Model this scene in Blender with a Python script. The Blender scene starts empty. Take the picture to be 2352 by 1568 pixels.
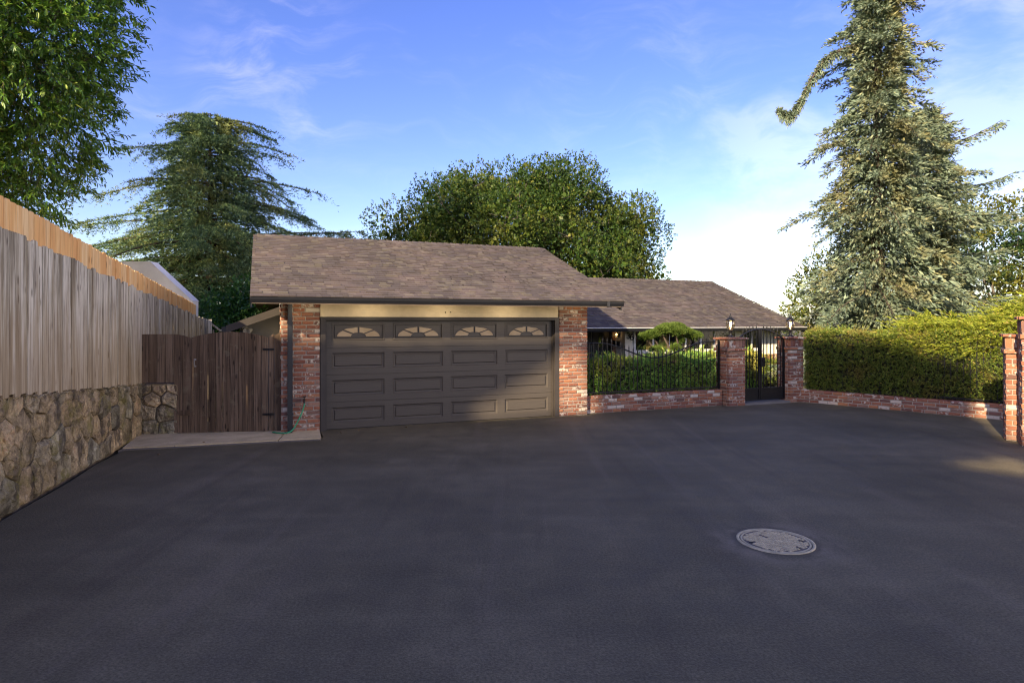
import bpy, math, random
import numpy as np
from mathutils import Vector, Matrix, noise as mnoise

C = bpy.context.scene.collection
sc = bpy.context.scene
R = math.radians
random.seed(7)

# ------------------------------------------------------------------ camera, sky, sun, exposure
EYE = 2.05
cam_d = bpy.data.cameras.new('camera')
cam = bpy.data.objects.new('camera', cam_d); C.objects.link(cam)
cam.location = (0, 0, EYE); cam.rotation_euler = (R(90), 0, 0)
cam_d.sensor_width = 36; cam_d.lens = 21.89
cam_d.shift_y = -0.0187
cam_d.clip_start = 0.05; cam_d.clip_end = 4000
sc.camera = cam

SUN_EL, SUN_AZ = 24.0, 58.0          # azimuth: degrees behind the camera's left
sx, sy = -math.cos(R(SUN_AZ)), -math.sin(R(SUN_AZ))
sun_vec = Vector((sx*math.cos(R(SUN_EL)), sy*math.cos(R(SUN_EL)), math.sin(R(SUN_EL))))
sd = bpy.data.lights.new('sun', 'SUN'); sd.energy = 3.9; sd.angle = R(0.55); sd.color = (1.0, 0.80, 0.52)
sun = bpy.data.objects.new('sun', sd); C.objects.link(sun)
sun.location = (-20, -20, 30)
sun.rotation_euler = (-sun_vec).to_track_quat('-Z', 'Y').to_euler()

sc.view_settings.view_transform = 'Standard'; sc.view_settings.look = 'None'
sc.view_settings.exposure = 1.52; sc.view_settings.gamma = 1.0
sc.view_settings.use_curve_mapping = False
sc.render.engine = 'CYCLES'
sc.cycles.max_bounces = 8; sc.cycles.transparent_max_bounces = 12; sc.cycles.caustics_reflective = False
sc.cycles.caustics_refractive = False; sc.cycles.sample_clamp_indirect = 3.0
sc.cycles.use_denoising = True; sc.cycles.denoiser = 'OPENIMAGEDENOISE'; sc.cycles.denoising_input_passes = 'RGB_ALBEDO_NORMAL'; sc.cycles.denoising_prefilter = 'ACCURATE'; sc.cycles.filter_width = 1.15; sc.cycles.use_adaptive_sampling = False

# ------------------------------------------------------------------ node helpers
def nd(nt, typ, ins=None, **props):
    n = nt.nodes.new(typ)
    for k, v in props.items(): setattr(n, k, v)
    for k, v in (ins or {}).items():
        s = n.inputs[k]
        if hasattr(v, 'is_output') or isinstance(v, bpy.types.NodeSocket): nt.links.new(v, s)
        else: s.default_value = v
    return n
def mth(nt, op, a, b=0.5, c=None, clamp=False):
    ins = {0: a, 1: b}
    if c is not None: ins[2] = c
    return nd(nt, 'ShaderNodeMath', ins, operation=op, use_clamp=clamp).outputs[0]
def vmth(nt, op, a, b):
    n = nd(nt, 'ShaderNodeVectorMath', {0: a, 1: b}, operation=op)
    return n.outputs['Value'] if op in ('DOT_PRODUCT', 'LENGTH', 'DISTANCE') else n.outputs[0]
def mixc(nt, f, a, b, blend='MIX'):
    return nd(nt, 'ShaderNodeMix', {0: f, 6: a, 7: b}, data_type='RGBA', blend_type=blend).outputs[2]
def ramp(nt, fac, stops, interp='LINEAR'):
    n = nd(nt, 'ShaderNodeValToRGB', {0: fac}); cr = n.color_ramp; cr.interpolation = interp
    while len(cr.elements) < len(stops): cr.elements.new(0.5)
    for e, (p, c) in zip(cr.elements, stops):
        e.position = p; e.color = (c, c, c, 1) if isinstance(c, (int, float)) else (*c, 1)
    return n.outputs[0]
def sstep(nt, v, lo, hi):
    return nd(nt, 'ShaderNodeMapRange', {0: v, 1: lo, 2: hi, 3: 0.0, 4: 1.0}, interpolation_type='SMOOTHSTEP').outputs[0]
def noise(nt, vec, scale, detail=4, rough=0.55, dist=0.0):
    return nd(nt, 'ShaderNodeTexNoise', {'Vector': vec, 'Scale': scale, 'Detail': detail, 'Roughness': rough, 'Distortion': dist}).outputs[0]
def scalev(nt, v, s): return nd(nt, 'ShaderNodeVectorMath', {0: v, 1: s}, operation='MULTIPLY').outputs[0]

# ------------------------------------------------------------------ world: Nishita sky + cirrus and a cloud bank
w = bpy.data.worlds.new('World'); sc.world = w; w.use_nodes = True
nt = w.node_tree; nt.nodes.clear()
sky = nt.nodes.new('ShaderNodeTexSky'); sky.sky_type = 'NISHITA'; sky.sun_disc = False
sky.sun_elevation = R(SUN_EL); sky.sun_rotation = math.atan2(sx, sy)
sky.altitude = 100; sky.air_density = 1.0; sky.dust_density = 1.3; sky.ozone_density = 2.5
dirv = nd(nt, 'ShaderNodeTexCoord').outputs['Generated']
def pdir(px, py): return Vector(((px-1176)/1430, 1, (740-py)/1430)).normalized()
warp = nd(nt, 'ShaderNodeTexNoise', {'Vector': dirv, 'Scale': 3.0, 'Detail': 3.0}).outputs[1]
wv = nd(nt, 'ShaderNodeVectorMath', {0: warp, 1: (0.5, 0.5, 0.5)}, operation='SUBTRACT').outputs[0]
dw = nd(nt, 'ShaderNodeVectorMath', {0: wv, 1: (0.22, 0.22, 0.22), 2: dirv}, operation='MULTIPLY_ADD').outputs[0]
# cloud bank under a great circle rising to the right
nb = pdir(1380, 440).cross(pdir(2352, 20)).normalized()
if nb.z > 0: nb = -nb
fbank = vmth(nt, 'DOT_PRODUCT', dw, tuple(nb))
soft = noise(nt, scalev(nt, dw, (1.0, 1.0, 2.2)), 3.4, 6, 0.6)
fb2 = mth(nt, 'ADD', fbank, mth(nt, 'MULTIPLY', mth(nt, 'SUBTRACT', soft, 0.52), 0.75))
bank = mth(nt, 'MULTIPLY', sstep(nt, fb2, -0.09, 0.10), mth(nt, 'ADD', 0.55, mth(nt, 'MULTIPLY', sstep(nt, soft, 0.36, 0.66), 0.75)), clamp=True)
side = sstep(nt, vmth(nt, 'DOT_PRODUCT', dw, (math.cos(R(10)), -math.sin(R(10)), 0)), -0.02, 0.26)
bank = mth(nt, 'MULTIPLY', bank, side)
thick = sstep(nt, vmth(nt, 'DOT_PRODUCT', dirv, (math.cos(R(10)), -math.sin(R(10)), 0)), 0.52, 0.92)  # bank made thicker out of view to the right, to lift the shade
bank = mth(nt, 'MULTIPLY', bank, mth(nt, 'ADD', 0.062, mth(nt, 'MULTIPLY', thick, 0.70)))
# wisps
stre = noise(nt, nd(nt, 'ShaderNodeMapping', {'Vector': dw, 'Rotation': (0.0, R(18), 0.0), 'Scale': (1.3, 1.3, 4.6)}).outputs[0], 5.0, 8, 0.62, 0.4)
def blob(px, py, r0, r1):
    d = vmth(nt, 'DOT_PRODUCT', dirv, tuple(pdir(px, py)))
    return sstep(nt, d, math.cos(R(r0)), math.cos(R(r1)))
wm = mth(nt, 'MAXIMUM', blob(650, 190, 9.5, 1.5), mth(nt, 'MULTIPLY', blob(1480, 240, 12, 2), 0.55))
wm = mth(nt, 'MAXIMUM', wm, mth(nt, 'MULTIPLY', blob(330, 300, 5, 1), 0.7))
wisp = mth(nt, 'MULTIPLY', sstep(nt, stre, 0.42, 0.80), wm)
thin = mth(nt, 'MULTIPLY', sstep(nt, stre, 0.45, 0.85), 0.02)
cl = mth(nt, 'MAXIMUM', mth(nt, 'MULTIPLY', wisp, 0.062), mth(nt, 'MAXIMUM', bank, thin))
SKYC = nd(nt, 'ShaderNodeHueSaturation', {'Hue': 0.526, 'Saturation': 1.24, 'Value': 0.88, 'Color': sky.outputs[0]}).outputs[0]
SKYC = nd(nt, 'ShaderNodeVectorMath', {0: SKYC, 1: (1.05, 0.96, 0.97)}, operation='MULTIPLY').outputs[0]
CLOUD = (15.0, 12.3, 9.6, 1)
col = mixc(nt, cl, SKYC, CLOUD)
bg = nd(nt, 'ShaderNodeBackground', {'Color': col, 'Strength': 0.12})
nt.links.new(bg.outputs[0], nd(nt, 'ShaderNodeOutputWorld').inputs[0])

# ------------------------------------------------------------------ mesh + object helpers
class MB:
    def __init__(s): s.v, s.f = [], []
    def add(s, vs, fs):
        o = len(s.v); s.v += [tuple(p) for p in vs]; s.f += [tuple(i+o for i in f) for f in fs]; return s
    def box(s, x0, x1, y0, y1, z0, z1, M=None):
        vs = [Vector(p) for p in ((x0,y0,z0),(x1,y0,z0),(x1,y1,z0),(x0,y1,z0),(x0,y0,z1),(x1,y0,z1),(x1,y1,z1),(x0,y1,z1))]
        if M: vs = [M @ p for p in vs]
        return s.add(vs, [(0,3,2,1),(4,5,6,7),(0,1,5,4),(1,2,6,5),(2,3,7,6),(3,0,4,7)])
    def prism(s, poly, axis, a, b):
        """closed polygon (2D, any plane) swept along axis from a to b; axis 0: poly=(y,z); 1: (x,z); 2: (x,y)"""
        def P(p, t): return {0: (t, p[0], p[1]), 1: (p[0], t, p[1]), 2: (p[0], p[1], t)}[axis]
        n = len(poly)
        vs = [P(p, a) for p in poly] + [P(p, b) for p in poly]
        fs = [tuple(range(n))[::-1], tuple(range(n, 2*n))] + [(i, (i+1) % n, n+(i+1) % n, n+i) for i in range(n)]
        return s.add(vs, fs)
    def tube(s, pts, rad, n=6, cap=True):
        pts = [Vector(p) for p in pts]
        if not hasattr(rad, '__len__'): rad = [rad]*len(pts)
        o = len(s.v); up = Vector((0, 0, 1)); prev = None
        for i, p in enumerate(pts):
            t = (pts[min(i+1, len(pts)-1)] - pts[max(i-1, 0)]).normalized()
            if prev is None:
                a = t.cross(up) if abs(t.z) < 0.95 else t.cross(Vector((1, 0, 0)))
            else: a = prev - t*prev.dot(t)
            a.normalize(); prev = a; b = t.cross(a)
            for k in range(n):
                an = 2*math.pi*k/n
                s.v.append(tuple(p + (a*math.cos(an) + b*math.sin(an))*rad[i]))
        for i in range(len(pts)-1):
            for k in range(n):
                s.f.append((o+i*n+k, o+i*n+(k+1) % n, o+(i+1)*n+(k+1) % n, o+(i+1)*n+k))
        if cap:
            s.f.append(tuple(o+k for k in range(n))[::-1]); e = o+(len(pts)-1)*n
            s.f.append(tuple(e+k for k in range(n)))
        return s
    def lathe(s, prof, n=16, c=(0, 0, 0), lobes=0, amp=0.0):
        o = len(s.v)
        for r, z in prof:
            for k in range(n):
                an = 2*math.pi*k/n; rr = r*(1+amp*abs(math.cos(an*lobes/2))) if lobes else r
                s.v.append((c[0]+rr*math.cos(an), c[1]+rr*math.sin(an), c[2]+z))
        for i in range(len(prof)-1):
            for k in range(n):
                s.f.append((o+i*n+k, o+i*n+(k+1) % n, o+(i+1)*n+(k+1) % n, o+(i+1)*n+k))
        s.f.append(tuple(o+k for k in range(n))[::-1]); e = o+(len(prof)-1)*n
        s.f.append(tuple(e+k for k in range(n)))
        return s
    def mesh(s, name, m, smooth=False):
        me = bpy.data.meshes.new(name); me.from_pydata(s.v, [], s.f)
        if m: me.materials.append(m)
        if smooth: me.polygons.foreach_set('use_smooth', [True]*len(me.polygons))
        me.update(); return me
    def build(s, name, m, parent=None, smooth=False, loc=None, M=None):
        return link(name, s.mesh(name, m, smooth), parent, loc, M)
def link(name, me, parent=None, loc=None, M=None):
    o = bpy.data.objects.new(name, me); C.objects.link(o)
    if parent: o.parent = parent
    if M is not None: o.matrix_basis = M
    elif loc is not None: o.location = loc
    return o
def np_mesh(name, verts, faces, m, smooth=False):
    """verts (n,3); faces (k,3 or 4) numpy arrays"""
    me = bpy.data.meshes.new(name); k, q = faces.shape
    me.vertices.add(len(verts)); me.vertices.foreach_set('co', np.ascontiguousarray(verts, dtype=np.float32).ravel())
    me.loops.add(k*q); me.loops.foreach_set('vertex_index', np.ascontiguousarray(faces, dtype=np.int32).ravel())
    me.polygons.add(k); me.polygons.foreach_set('loop_start', np.arange(0, k*q, q, dtype=np.int32))
    me.polygons.foreach_set('loop_total', np.full(k, q, dtype=np.int32))
    me.update(calc_edges=True)
    if smooth: me.polygons.foreach_set('use_smooth', [True]*k)
    if m: me.materials.append(m)
    return me
def thing(name, label, cat, loc=(0, 0, 0), rotz=0.0, group=None):
    o = bpy.data.objects.new(name, None); C.objects.link(o); o.empty_display_size = 0.2
    o.location = loc; o.rotation_euler = (0, 0, rotz); o['label'] = label; o['category'] = cat
    if group: o['group'] = group
    return o
def tag(o, label, cat, group=None):
    o['label'] = label; o['category'] = cat
    if group: o['group'] = group
    return o
def struct(o): o['kind'] = 'structure'; return o
def T(x, y, z): return Matrix.Translation((x, y, z))
def SC(x, y, z): return Matrix.Diagonal((x, y, z, 1))
def RZ(a): return Matrix.Rotation(a, 4, 'Z')
def RX(a): return Matrix.Rotation(a, 4, 'X')
def RY(a): return Matrix.Rotation(a, 4, 'Y')

# ------------------------------------------------------------------ materials
def newmat(name):
    m = bpy.data.materials.new(name); m.use_nodes = True; nt = m.node_tree; nt.nodes.clear()
    b = nt.nodes.new('ShaderNodeBsdfPrincipled'); out = nt.nodes.new('ShaderNodeOutputMaterial')
    nt.links.new(b.outputs[0], out.inputs[0]); return m, nt, b, out
def setin(nt, n, k, v):
    if isinstance(v, bpy.types.NodeSocket): nt.links.new(v, n.inputs[k])
    elif isinstance(v, tuple) and len(v) == 3 and n.inputs[k].type == 'RGBA': n.inputs[k].default_value = (*v, 1)
    else: n.inputs[k].default_value = v
def bump(nt, b, h, strength=0.4, dist=0.01):
    n = nd(nt, 'ShaderNodeBump', {'Height': h, 'Strength': strength, 'Distance': dist})
    nt.links.new(n.outputs[0], b.inputs['Normal'])
def objco(nt): return nd(nt, 'ShaderNodeTexCoord').outputs['Object']
def worldco(nt): return nd(nt, 'ShaderNodeNewGeometry').outputs['Position']
def rnd(nt):
    a = nd(nt, 'ShaderNodeObjectInfo').outputs['Random']; b = nd(nt, 'ShaderNodeNewGeometry').outputs['Random Per Island']
    return mth(nt, 'FRACT', mth(nt, 'ADD', a, b), 0)
def rsub(nt, r, k): return mth(nt, 'FRACT', mth(nt, 'MULTIPLY', r, k), 0)
def rvec(nt, r, v, k=37.0):
    c = nd(nt, 'ShaderNodeCombineXYZ', {0: mth(nt, 'MULTIPLY', r, k), 1: mth(nt, 'MULTIPLY', r, k*1.7), 2: mth(nt, 'MULTIPLY', r, k*2.3)})
    return vmth(nt, 'ADD', v, c.outputs[0])

def plain(name, col, rough=0.6, metal=0.0, var=0.12, nscale=6.0, bmp=0.15, spec=0.4):
    m, nt, b, _ = newmat(name); v = worldco(nt)
    n = noise(nt, v, nscale, 5); c0 = tuple(x*(1-var) for x in col); c1 = tuple(min(1, x*(1+var)) for x in col)
    setin(nt, b, 'Base Color', ramp(nt, n, [(0.3, c0), (0.7, c1)]))
    setin(nt, b, 'Roughness', rough); setin(nt, b, 'Metallic', metal); setin(nt, b, 'Specular IOR Level', spec)
    if bmp: bump(nt, b, noise(nt, v, nscale*9, 3), bmp, 0.003)
    return m

def mk_asphalt():
    m, nt, b, _ = newmat('asphalt'); v = worldco(nt)
    n1 = noise(nt, v, 0.45, 6, 0.6); n2 = noise(nt, v, 2.6, 6, 0.65); n3 = noise(nt, v, 90, 3, 0.6)
    vo = nd(nt, 'ShaderNodeTexVoronoi', {'Vector': v, 'Scale': 75.0}).outputs[0]
    st = noise(nt, nd(nt, 'ShaderNodeMapping', {'Vector': v, 'Rotation': (0, 0, R(33)), 'Scale': (0.35, 2.6, 1)}).outputs[0], 1.1, 7, 0.6, 0.5)
    f = mth(nt, 'ADD', mth(nt, 'MULTIPLY', n1, 0.5), mth(nt, 'ADD', mth(nt, 'MULTIPLY', n2, 0.36), mth(nt, 'MULTIPLY', st, 0.14)))
    c = ramp(nt, f, [(0.36, (0.084, 0.072, 0.045)), (0.5, (0.124, 0.106, 0.066)), (0.64, (0.180, 0.153, 0.097))])
    tk = noise(nt, nd(nt, 'ShaderNodeMapping', {'Vector': v, 'Rotation': (0, 0, R(-14)), 'Scale': (3.4, 0.16, 1)}).outputs[0], 1.0, 5, 0.55, 0.3)
    c = mixc(nt, mth(nt, 'MULTIPLY', sstep(nt, tk, 0.55, 0.66), 0.20), c, (0.075, 0.057, 0.042, 1))
    tk2 = noise(nt, nd(nt, 'ShaderNodeMapping', {'Vector': v, 'Rotation': (0, 0, R(40)), 'Scale': (2.6, 0.14, 1)}).outputs[0], 1.0, 5, 0.55, 0.3)
    c = mixc(nt, mth(nt, 'MULTIPLY', sstep(nt, tk2, 0.56, 0.68), 0.13), c, (0.24, 0.19, 0.145, 1))
    gr = noise(nt, v, 48, 3, 0.75)
    c = mixc(nt, 0.5, c, ramp(nt, gr, [(0.3, 0.12), (0.5, 0.5), (0.68, 0.88)]), 'OVERLAY')
    sp = sstep(nt, noise(nt, v, 160, 2, 0.5), 0.62, 0.74)
    c = mixc(nt, mth(nt, 'MULTIPLY', sp, 0.35), c, (0.30, 0.26, 0.23, 1))
    # grey scuffing that has worn round the manhole
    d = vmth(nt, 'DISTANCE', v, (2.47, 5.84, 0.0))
    ring = mth(nt, 'MULTIPLY', mth(nt, 'SUBTRACT', 1.0, sstep(nt, d, 0.35, 0.75)), sstep(nt, n2, 0.40, 0.62))
    c = mixc(nt, mth(nt, 'MULTIPLY', ring, 0.35), c, (0.30, 0.25, 0.21, 1))
    edge_shade = mth(nt, 'MULTIPLY', sstep(nt, d, 0.335, 0.35), mth(nt, 'SUBTRACT', 1.0, sstep(nt, mth(nt, 'ADD', d, mth(nt, 'MULTIPLY', n2, 0.10)), 0.42, 0.47)))
    c = mixc(nt, mth(nt, 'MULTIPLY', edge_shade, 0.35), c, (0.045, 0.036, 0.026, 1))  # dark collar painted in for the shadow at the cover's edge
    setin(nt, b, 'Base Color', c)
    setin(nt, b, 'Roughness', ramp(nt, n2, [(0.3, 0.62), (0.7, 0.85)])); setin(nt, b, 'Specular IOR Level', 0.16)
    h = mth(nt, 'ADD', mth(nt, 'MULTIPLY', vo, 0.6), mth(nt, 'MULTIPLY', n3, 0.8))
    bump(nt, b, h, 0.55, 0.006)
    return m
def mk_brick():
    m, nt, b, _ = newmat('used_brick'); r = rnd(nt); v = rvec(nt, r, objco(nt))
    wv = worldco(nt); wv2 = rvec(nt, r, wv)
    base = ramp(nt, rsub(nt, r, 7.31), [(0.0, (0.20, 0.055, 0.038)), (0.22, (0.27, 0.075, 0.045)), (0.42, (0.33, 0.10, 0.055)), (0.55, (0.38, 0.12, 0.05)),
                (0.66, (0.22, 0.075, 0.06)), (0.78, (0.14, 0.06, 0.05)), (0.88, (0.34, 0.17, 0.12)), (1.0, (0.25, 0.085, 0.055))])
    n = noise(nt, wv2, 26, 5, 0.65)
    base = mixc(nt, mth(nt, 'MULTIPLY', sstep(nt, n, 0.35, 0.7), 0.45), base, mixc(nt, 0.5, base, (0.10, 0.045, 0.035, 1)))
    sm = noise(nt, wv2, 14, 6, 0.62)     # old mortar smeared on reclaimed bricks
    amount = ramp(nt, rsub(nt, r, 13.7), [(0.0, 0.64), (0.45, 0.60), (0.78, 0.53), (0.95, 0.44), (1.0, 0.2)])
    sf = sstep(nt, mth(nt, 'SUBTRACT', sm, amount), 0.0, 0.10)
    base = mixc(nt, mth(nt, 'MULTIPLY', sf, 0.85), base, (0.56, 0.48, 0.40, 1))
    base = nd(nt, 'ShaderNodeHueSaturation', {'Hue': 0.513, 'Saturation': 0.90, 'Value': 1.12, 'Color': base}).outputs[0]
    setin(nt, b, 'Base Color', base); setin(nt, b, 'Roughness', 0.88); setin(nt, b, 'Specular IOR Level', 0.25)
    bump(nt, b, mth(nt, 'ADD', noise(nt, wv2, 40, 4), mth(nt, 'MULTIPLY', sf, 0.35)), 0.8, 0.008)
    return m
def mk_mortar():
    m, nt, b, _ = newmat('mortar'); v = worldco(nt); n = noise(nt, v, 9, 5)
    setin(nt, b, 'Base Color', ramp(nt, n, [(0.3, (0.26, 0.22, 0.18)), (0.7, (0.42, 0.37, 0.31))])); setin(nt, b, 'Roughness', 0.95)
    bump(nt, b, noise(nt, v, 120, 3), 0.6, 0.004); return m
def mk_shingle():
    m, nt, b, _ = newmat('asphalt_shingle'); r = rnd(nt); wv = worldco(nt)
    c = ramp(nt, rsub(nt, r, 5.77), [(0.0, (0.125, 0.114, 0.114)), (0.25, (0.149, 0.139, 0.133)), (0.45, (0.135, 0.125, 0.125)), (0.62, (0.166, 0.154, 0.142)), (0.78, (0.114, 0.104, 0.108)), (0.86, (0.198, 0.190, 0.160)), (1.0, (0.157, 0.145, 0.138))], 'CONSTANT')
    g = noise(nt, wv, 130, 3, 0.7)
    c = mixc(nt, 0.55, c, mixc(nt, g, (0.05, 0.035, 0.037, 1), (0.36, 0.28, 0.27, 1)), 'OVERLAY')
    n2 = noise(nt, wv, 1.3, 5)
    c = mixc(nt, mth(nt, 'MULTIPLY', sstep(nt, n2, 0.4, 0.75), 0.25), c, (0.27, 0.2, 0.185, 1))
    setin(nt, b, 'Base Color', c); setin(nt, b, 'Roughness', 0.92); setin(nt, b, 'Specular IOR Level', 0.25)
    bump(nt, b, g, 0.5, 0.004); return m
def mk_wood(name, stops, dark, grain=1.0, lichen=None, rough=0.85, stain=None):
    m, nt, b, _ = newmat(name); r = rnd(nt); o = objco(nt); v = rvec(nt, r, o)
    lines = noise(nt, scalev(nt, v, (60*grain, 60*grain, 1.3)), 1.0, 6, 0.65)
    broad = noise(nt, scalev(nt, v, (9, 9, 0.55)), 1.0, 5, 0.65)
    broad = sstep(nt, broad, 0.22, 0.78)
    c = ramp(nt, mth(nt, 'ADD', mth(nt, 'MULTIPLY', broad, 0.55), mth(nt, 'MULTIPLY', rsub(nt, r, 9.3), 0.45)), stops)
    c = mixc(nt, mth(nt, 'MULTIPLY', mth(nt, 'SUBTRACT', 1.0, sstep(nt, lines, 0.34, 0.56)), 0.75), c, (*dark, 1))
    kn = nd(nt, 'ShaderNodeTexVoronoi', {'Vector': scalev(nt, v, (9, 3, 2.6)), 'Scale': 1.0}).outputs[0]
    c = mixc(nt, mth(nt, 'MULTIPLY', mth(nt, 'SUBTRACT', 1.0, sstep(nt, kn, 0.07, 0.20)), 0.8), c, (*[x*0.5 for x in dark], 1))
    if stain:      # damp staining creeping up from the lower ends
        z = nd(nt, 'ShaderNodeSeparateXYZ', {0: o}).outputs[2]
        f = mth(nt, 'SUBTRACT', 1.0, sstep(nt, mth(nt, 'ADD', z, mth(nt, 'MULTIPLY', mth(nt, 'SUBTRACT', broad, 0.5), 1.2)), 0.2, 1.5))
        c = mixc(nt, mth(nt, 'MULTIPLY', f, 0.65), c, mixc(nt, lines, (*[x*0.45 for x in stain], 1), (*stain, 1)))
    if lichen:
        f = sstep(nt, noise(nt, v, 5, 5, 0.7), 0.56, 0.68)
        c = mixc(nt, mth(nt, 'MULTIPLY', f, 0.5), c, (*lichen, 1))
    setin(nt, b, 'Base Color', c); setin(nt, b, 'Roughness', rough); setin(nt, b, 'Specular IOR Level', 0.25)
    bump(nt, b, lines, 0.7, 0.006); return m
def mk_stone():
    m, nt, b, _ = newmat('field_stone'); r = rnd(nt); wv = worldco(nt); v = rvec(nt, r, wv)
    n1 = noise(nt, v, 3.2, 7, 0.65); n2 = noise(nt, v, 22, 5, 0.7)
    base = ramp(nt, rsub(nt, r, 6.1), [(0, (0.30, 0.24, 0.145)), (0.25, (0.52, 0.40, 0.24)), (0.5, (0.26, 0.235, 0.165)), (0.75, (0.46, 0.345, 0.205)), (1, (0.40, 0.37, 0.27))])
    c = mixc(nt, 0.9, base, ramp(nt, n1, [(0.32, 0.12), (0.5, 0.48), (0.66, 0.85)]), 'OVERLAY')
    c = mixc(nt, 0.7, c, ramp(nt, n2, [(0.3, 0.2), (0.55, 0.5), (0.75, 0.85)]), 'OVERLAY')
    dk = noise(nt, scalev(nt, wv, (2.2, 2.2, 0.7)), 1.6, 6, 0.65)
    c = mixc(nt, mth(nt, 'MULTIPLY', sstep(nt, dk, 0.51, 0.60), 0.75), c, (0.085, 0.072, 0.060, 1))
    ms = noise(nt, wv, 1.9, 6, 0.7)
    c = mixc(nt, mth(nt, 'MULTIPLY', sstep(nt, ms, 0.53, 0.66), 0.65), c, (0.24, 0.215, 0.06, 1))
    setin(nt, b, 'Base Color', c); setin(nt, b, 'Roughness', 0.92); setin(nt, b, 'Specular IOR Level', 0.2)
    bump(nt, b, mth(nt, 'ADD', n1, mth(nt, 'MULTIPLY', n2, 0.6)), 1.0, 0.09); return m
def mk_leaf(name, stops, trans=0.3, rough=0.45, spec=0.35, macro=None, mscale=0.8, tcol=(1.25, 1.2, 0.5)):
    m, nt, b, out = newmat(name); r = rnd(nt)
    c = ramp(nt, r, stops)
    if macro:
        f = sstep(nt, noise(nt, worldco(nt), mscale, 4, 0.6), 0.48, 0.68)
        c = mixc(nt, mth(nt, 'MULTIPLY', f, 0.75), c, mixc(nt, r, (*[x*0.7 for x in macro], 1), (*macro, 1)))
    setin(nt, b, 'Base Color', c); setin(nt, b, 'Roughness', rough); setin(nt, b, 'Specular IOR Level', spec)
    tr = nd(nt, 'ShaderNodeBsdfTranslucent', {0: scalev(nt, c, tcol)})
    mx = nd(nt, 'ShaderNodeMixShader', {0: trans, 1: b.outputs[0], 2: tr.outputs[0]})
    nt.links.new(mx.outputs[0], out.inputs[0]); return m
def mk_bark(name, c0, c1, s=1.0):
    m, nt, b, _ = newmat(name); v = worldco(nt)
    n = noise(nt, scalev(nt, v, (9*s, 9*s, 2*s)), 1.5, 6, 0.65)
    setin(nt, b, 'Base Color', ramp(nt, n, [(0.3, c0), (0.7, c1)])); setin(nt, b, 'Roughness', 0.9); bump(nt, b, n, 0.8, 0.03); return m
def mk_emit(name, col, s):
    m, nt, b, out = newmat(name); e = nd(nt, 'ShaderNodeEmission', {0: (*col, 1), 1: s}); nt.links.new(e.outputs[0], out.inputs[0]); return m
def mk_glass(name, tint=(1, 1, 1), refl=0.12, clear=0.85):
    m, nt, b, out = newmat(name)
    tr = nd(nt, 'ShaderNodeBsdfTransparent', {0: (*[t*clear for t in tint], 1)})
    gl = nd(nt, 'ShaderNodeBsdfGlossy', {0: (0.9, 0.9, 0.9, 1), 'Roughness': 0.02})
    fr = nd(nt, 'ShaderNodeLayerWeight', {0: 0.35}).outputs['Fresnel']
    f = mth(nt, 'ADD', mth(nt, 'MULTIPLY', fr, 0.7), refl, clamp=True)
    mx = nd(nt, 'ShaderNodeMixShader', {0: f, 1: tr.outputs[0], 2: gl.outputs[0]}); nt.links.new(mx.outputs[0], out.inputs[0]); return m
def mk_door():
    m, nt, b, _ = newmat('brown_door_paint'); o = objco(nt); v = worldco(nt)
    g = noise(nt, scalev(nt, o, (1.6, 1.6, 90)), 1.0, 6, 0.7); n = noise(nt, v, 1.2, 5)
    setin(nt, b, 'Base Color', mixc(nt, mth(nt, 'MULTIPLY', n, 0.4), ramp(nt, g, [(0.3, (0.060, 0.050, 0.042)), (0.7, (0.098, 0.083, 0.068))]), (0.085, 0.075, 0.065, 1)))
    setin(nt, b, 'Roughness', 0.42); setin(nt, b, 'Specular IOR Level', 0.45); bump(nt, b, g, 0.25, 0.002); return m
def mk_iron_cover():
    m, nt, b, _ = newmat('cast_iron'); v = worldco(nt); n = noise(nt, v, 14, 6)
    setin(nt, b, 'Base Color', ramp(nt, n, [(0.3, (0.36, 0.31, 0.20)), (0.7, (0.60, 0.52, 0.34))])); setin(nt, b, 'Roughness', 0.7); setin(nt, b, 'Specular IOR Level', 0.2)
    bump(nt, b, noise(nt, v, 150, 3), 0.4, 0.003); return m
def mk_concrete():
    m, nt, b, _ = newmat('old_concrete'); v = worldco(nt); n = noise(nt, v, 2.5, 7, 0.65); n2 = noise(nt, v, 60, 4)
    c = ramp(nt, n, [(0.3, (0.44, 0.35, 0.20)), (0.55, (0.60, 0.485, 0.29)), (0.75, (0.70, 0.58, 0.37))])
    setin(nt, b, 'Base Color', mixc(nt, 0.4, c, ramp(nt, n2, [(0.3, 0.3), (0.7, 0.7)]), 'OVERLAY')); setin(nt, b, 'Roughness', 0.9); bump(nt, b, n2, 0.4, 0.004); return m
def mk_ground():
    m, nt, b, _ = newmat('garden_soil'); v = worldco(nt); n = noise(nt, v, 0.6, 8, 0.65)
    setin(nt, b, 'Base Color', ramp(nt, n, [(0.35, (0.05, 0.055, 0.02)), (0.55, (0.10, 0.085, 0.045)), (0.7, (0.06, 0.075, 0.025))])); setin(nt, b, 'Roughness', 0.95)
    bump(nt, b, noise(nt, v, 12, 5), 0.8, 0.05); return m
def mk_amber():
    m, nt, b, _ = newmat('tan_frosted_glass'); v = worldco(nt); n = noise(nt, v, 3, 3)
    setin(nt, b, 'Base Color', ramp(nt, n, [(0.3, (0.42, 0.31, 0.19)), (0.7, (0.56, 0.43, 0.29))])); setin(nt, b, 'Roughness', 0.06); setin(nt, b, 'Specular IOR Level', 0.9); return m

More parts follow.
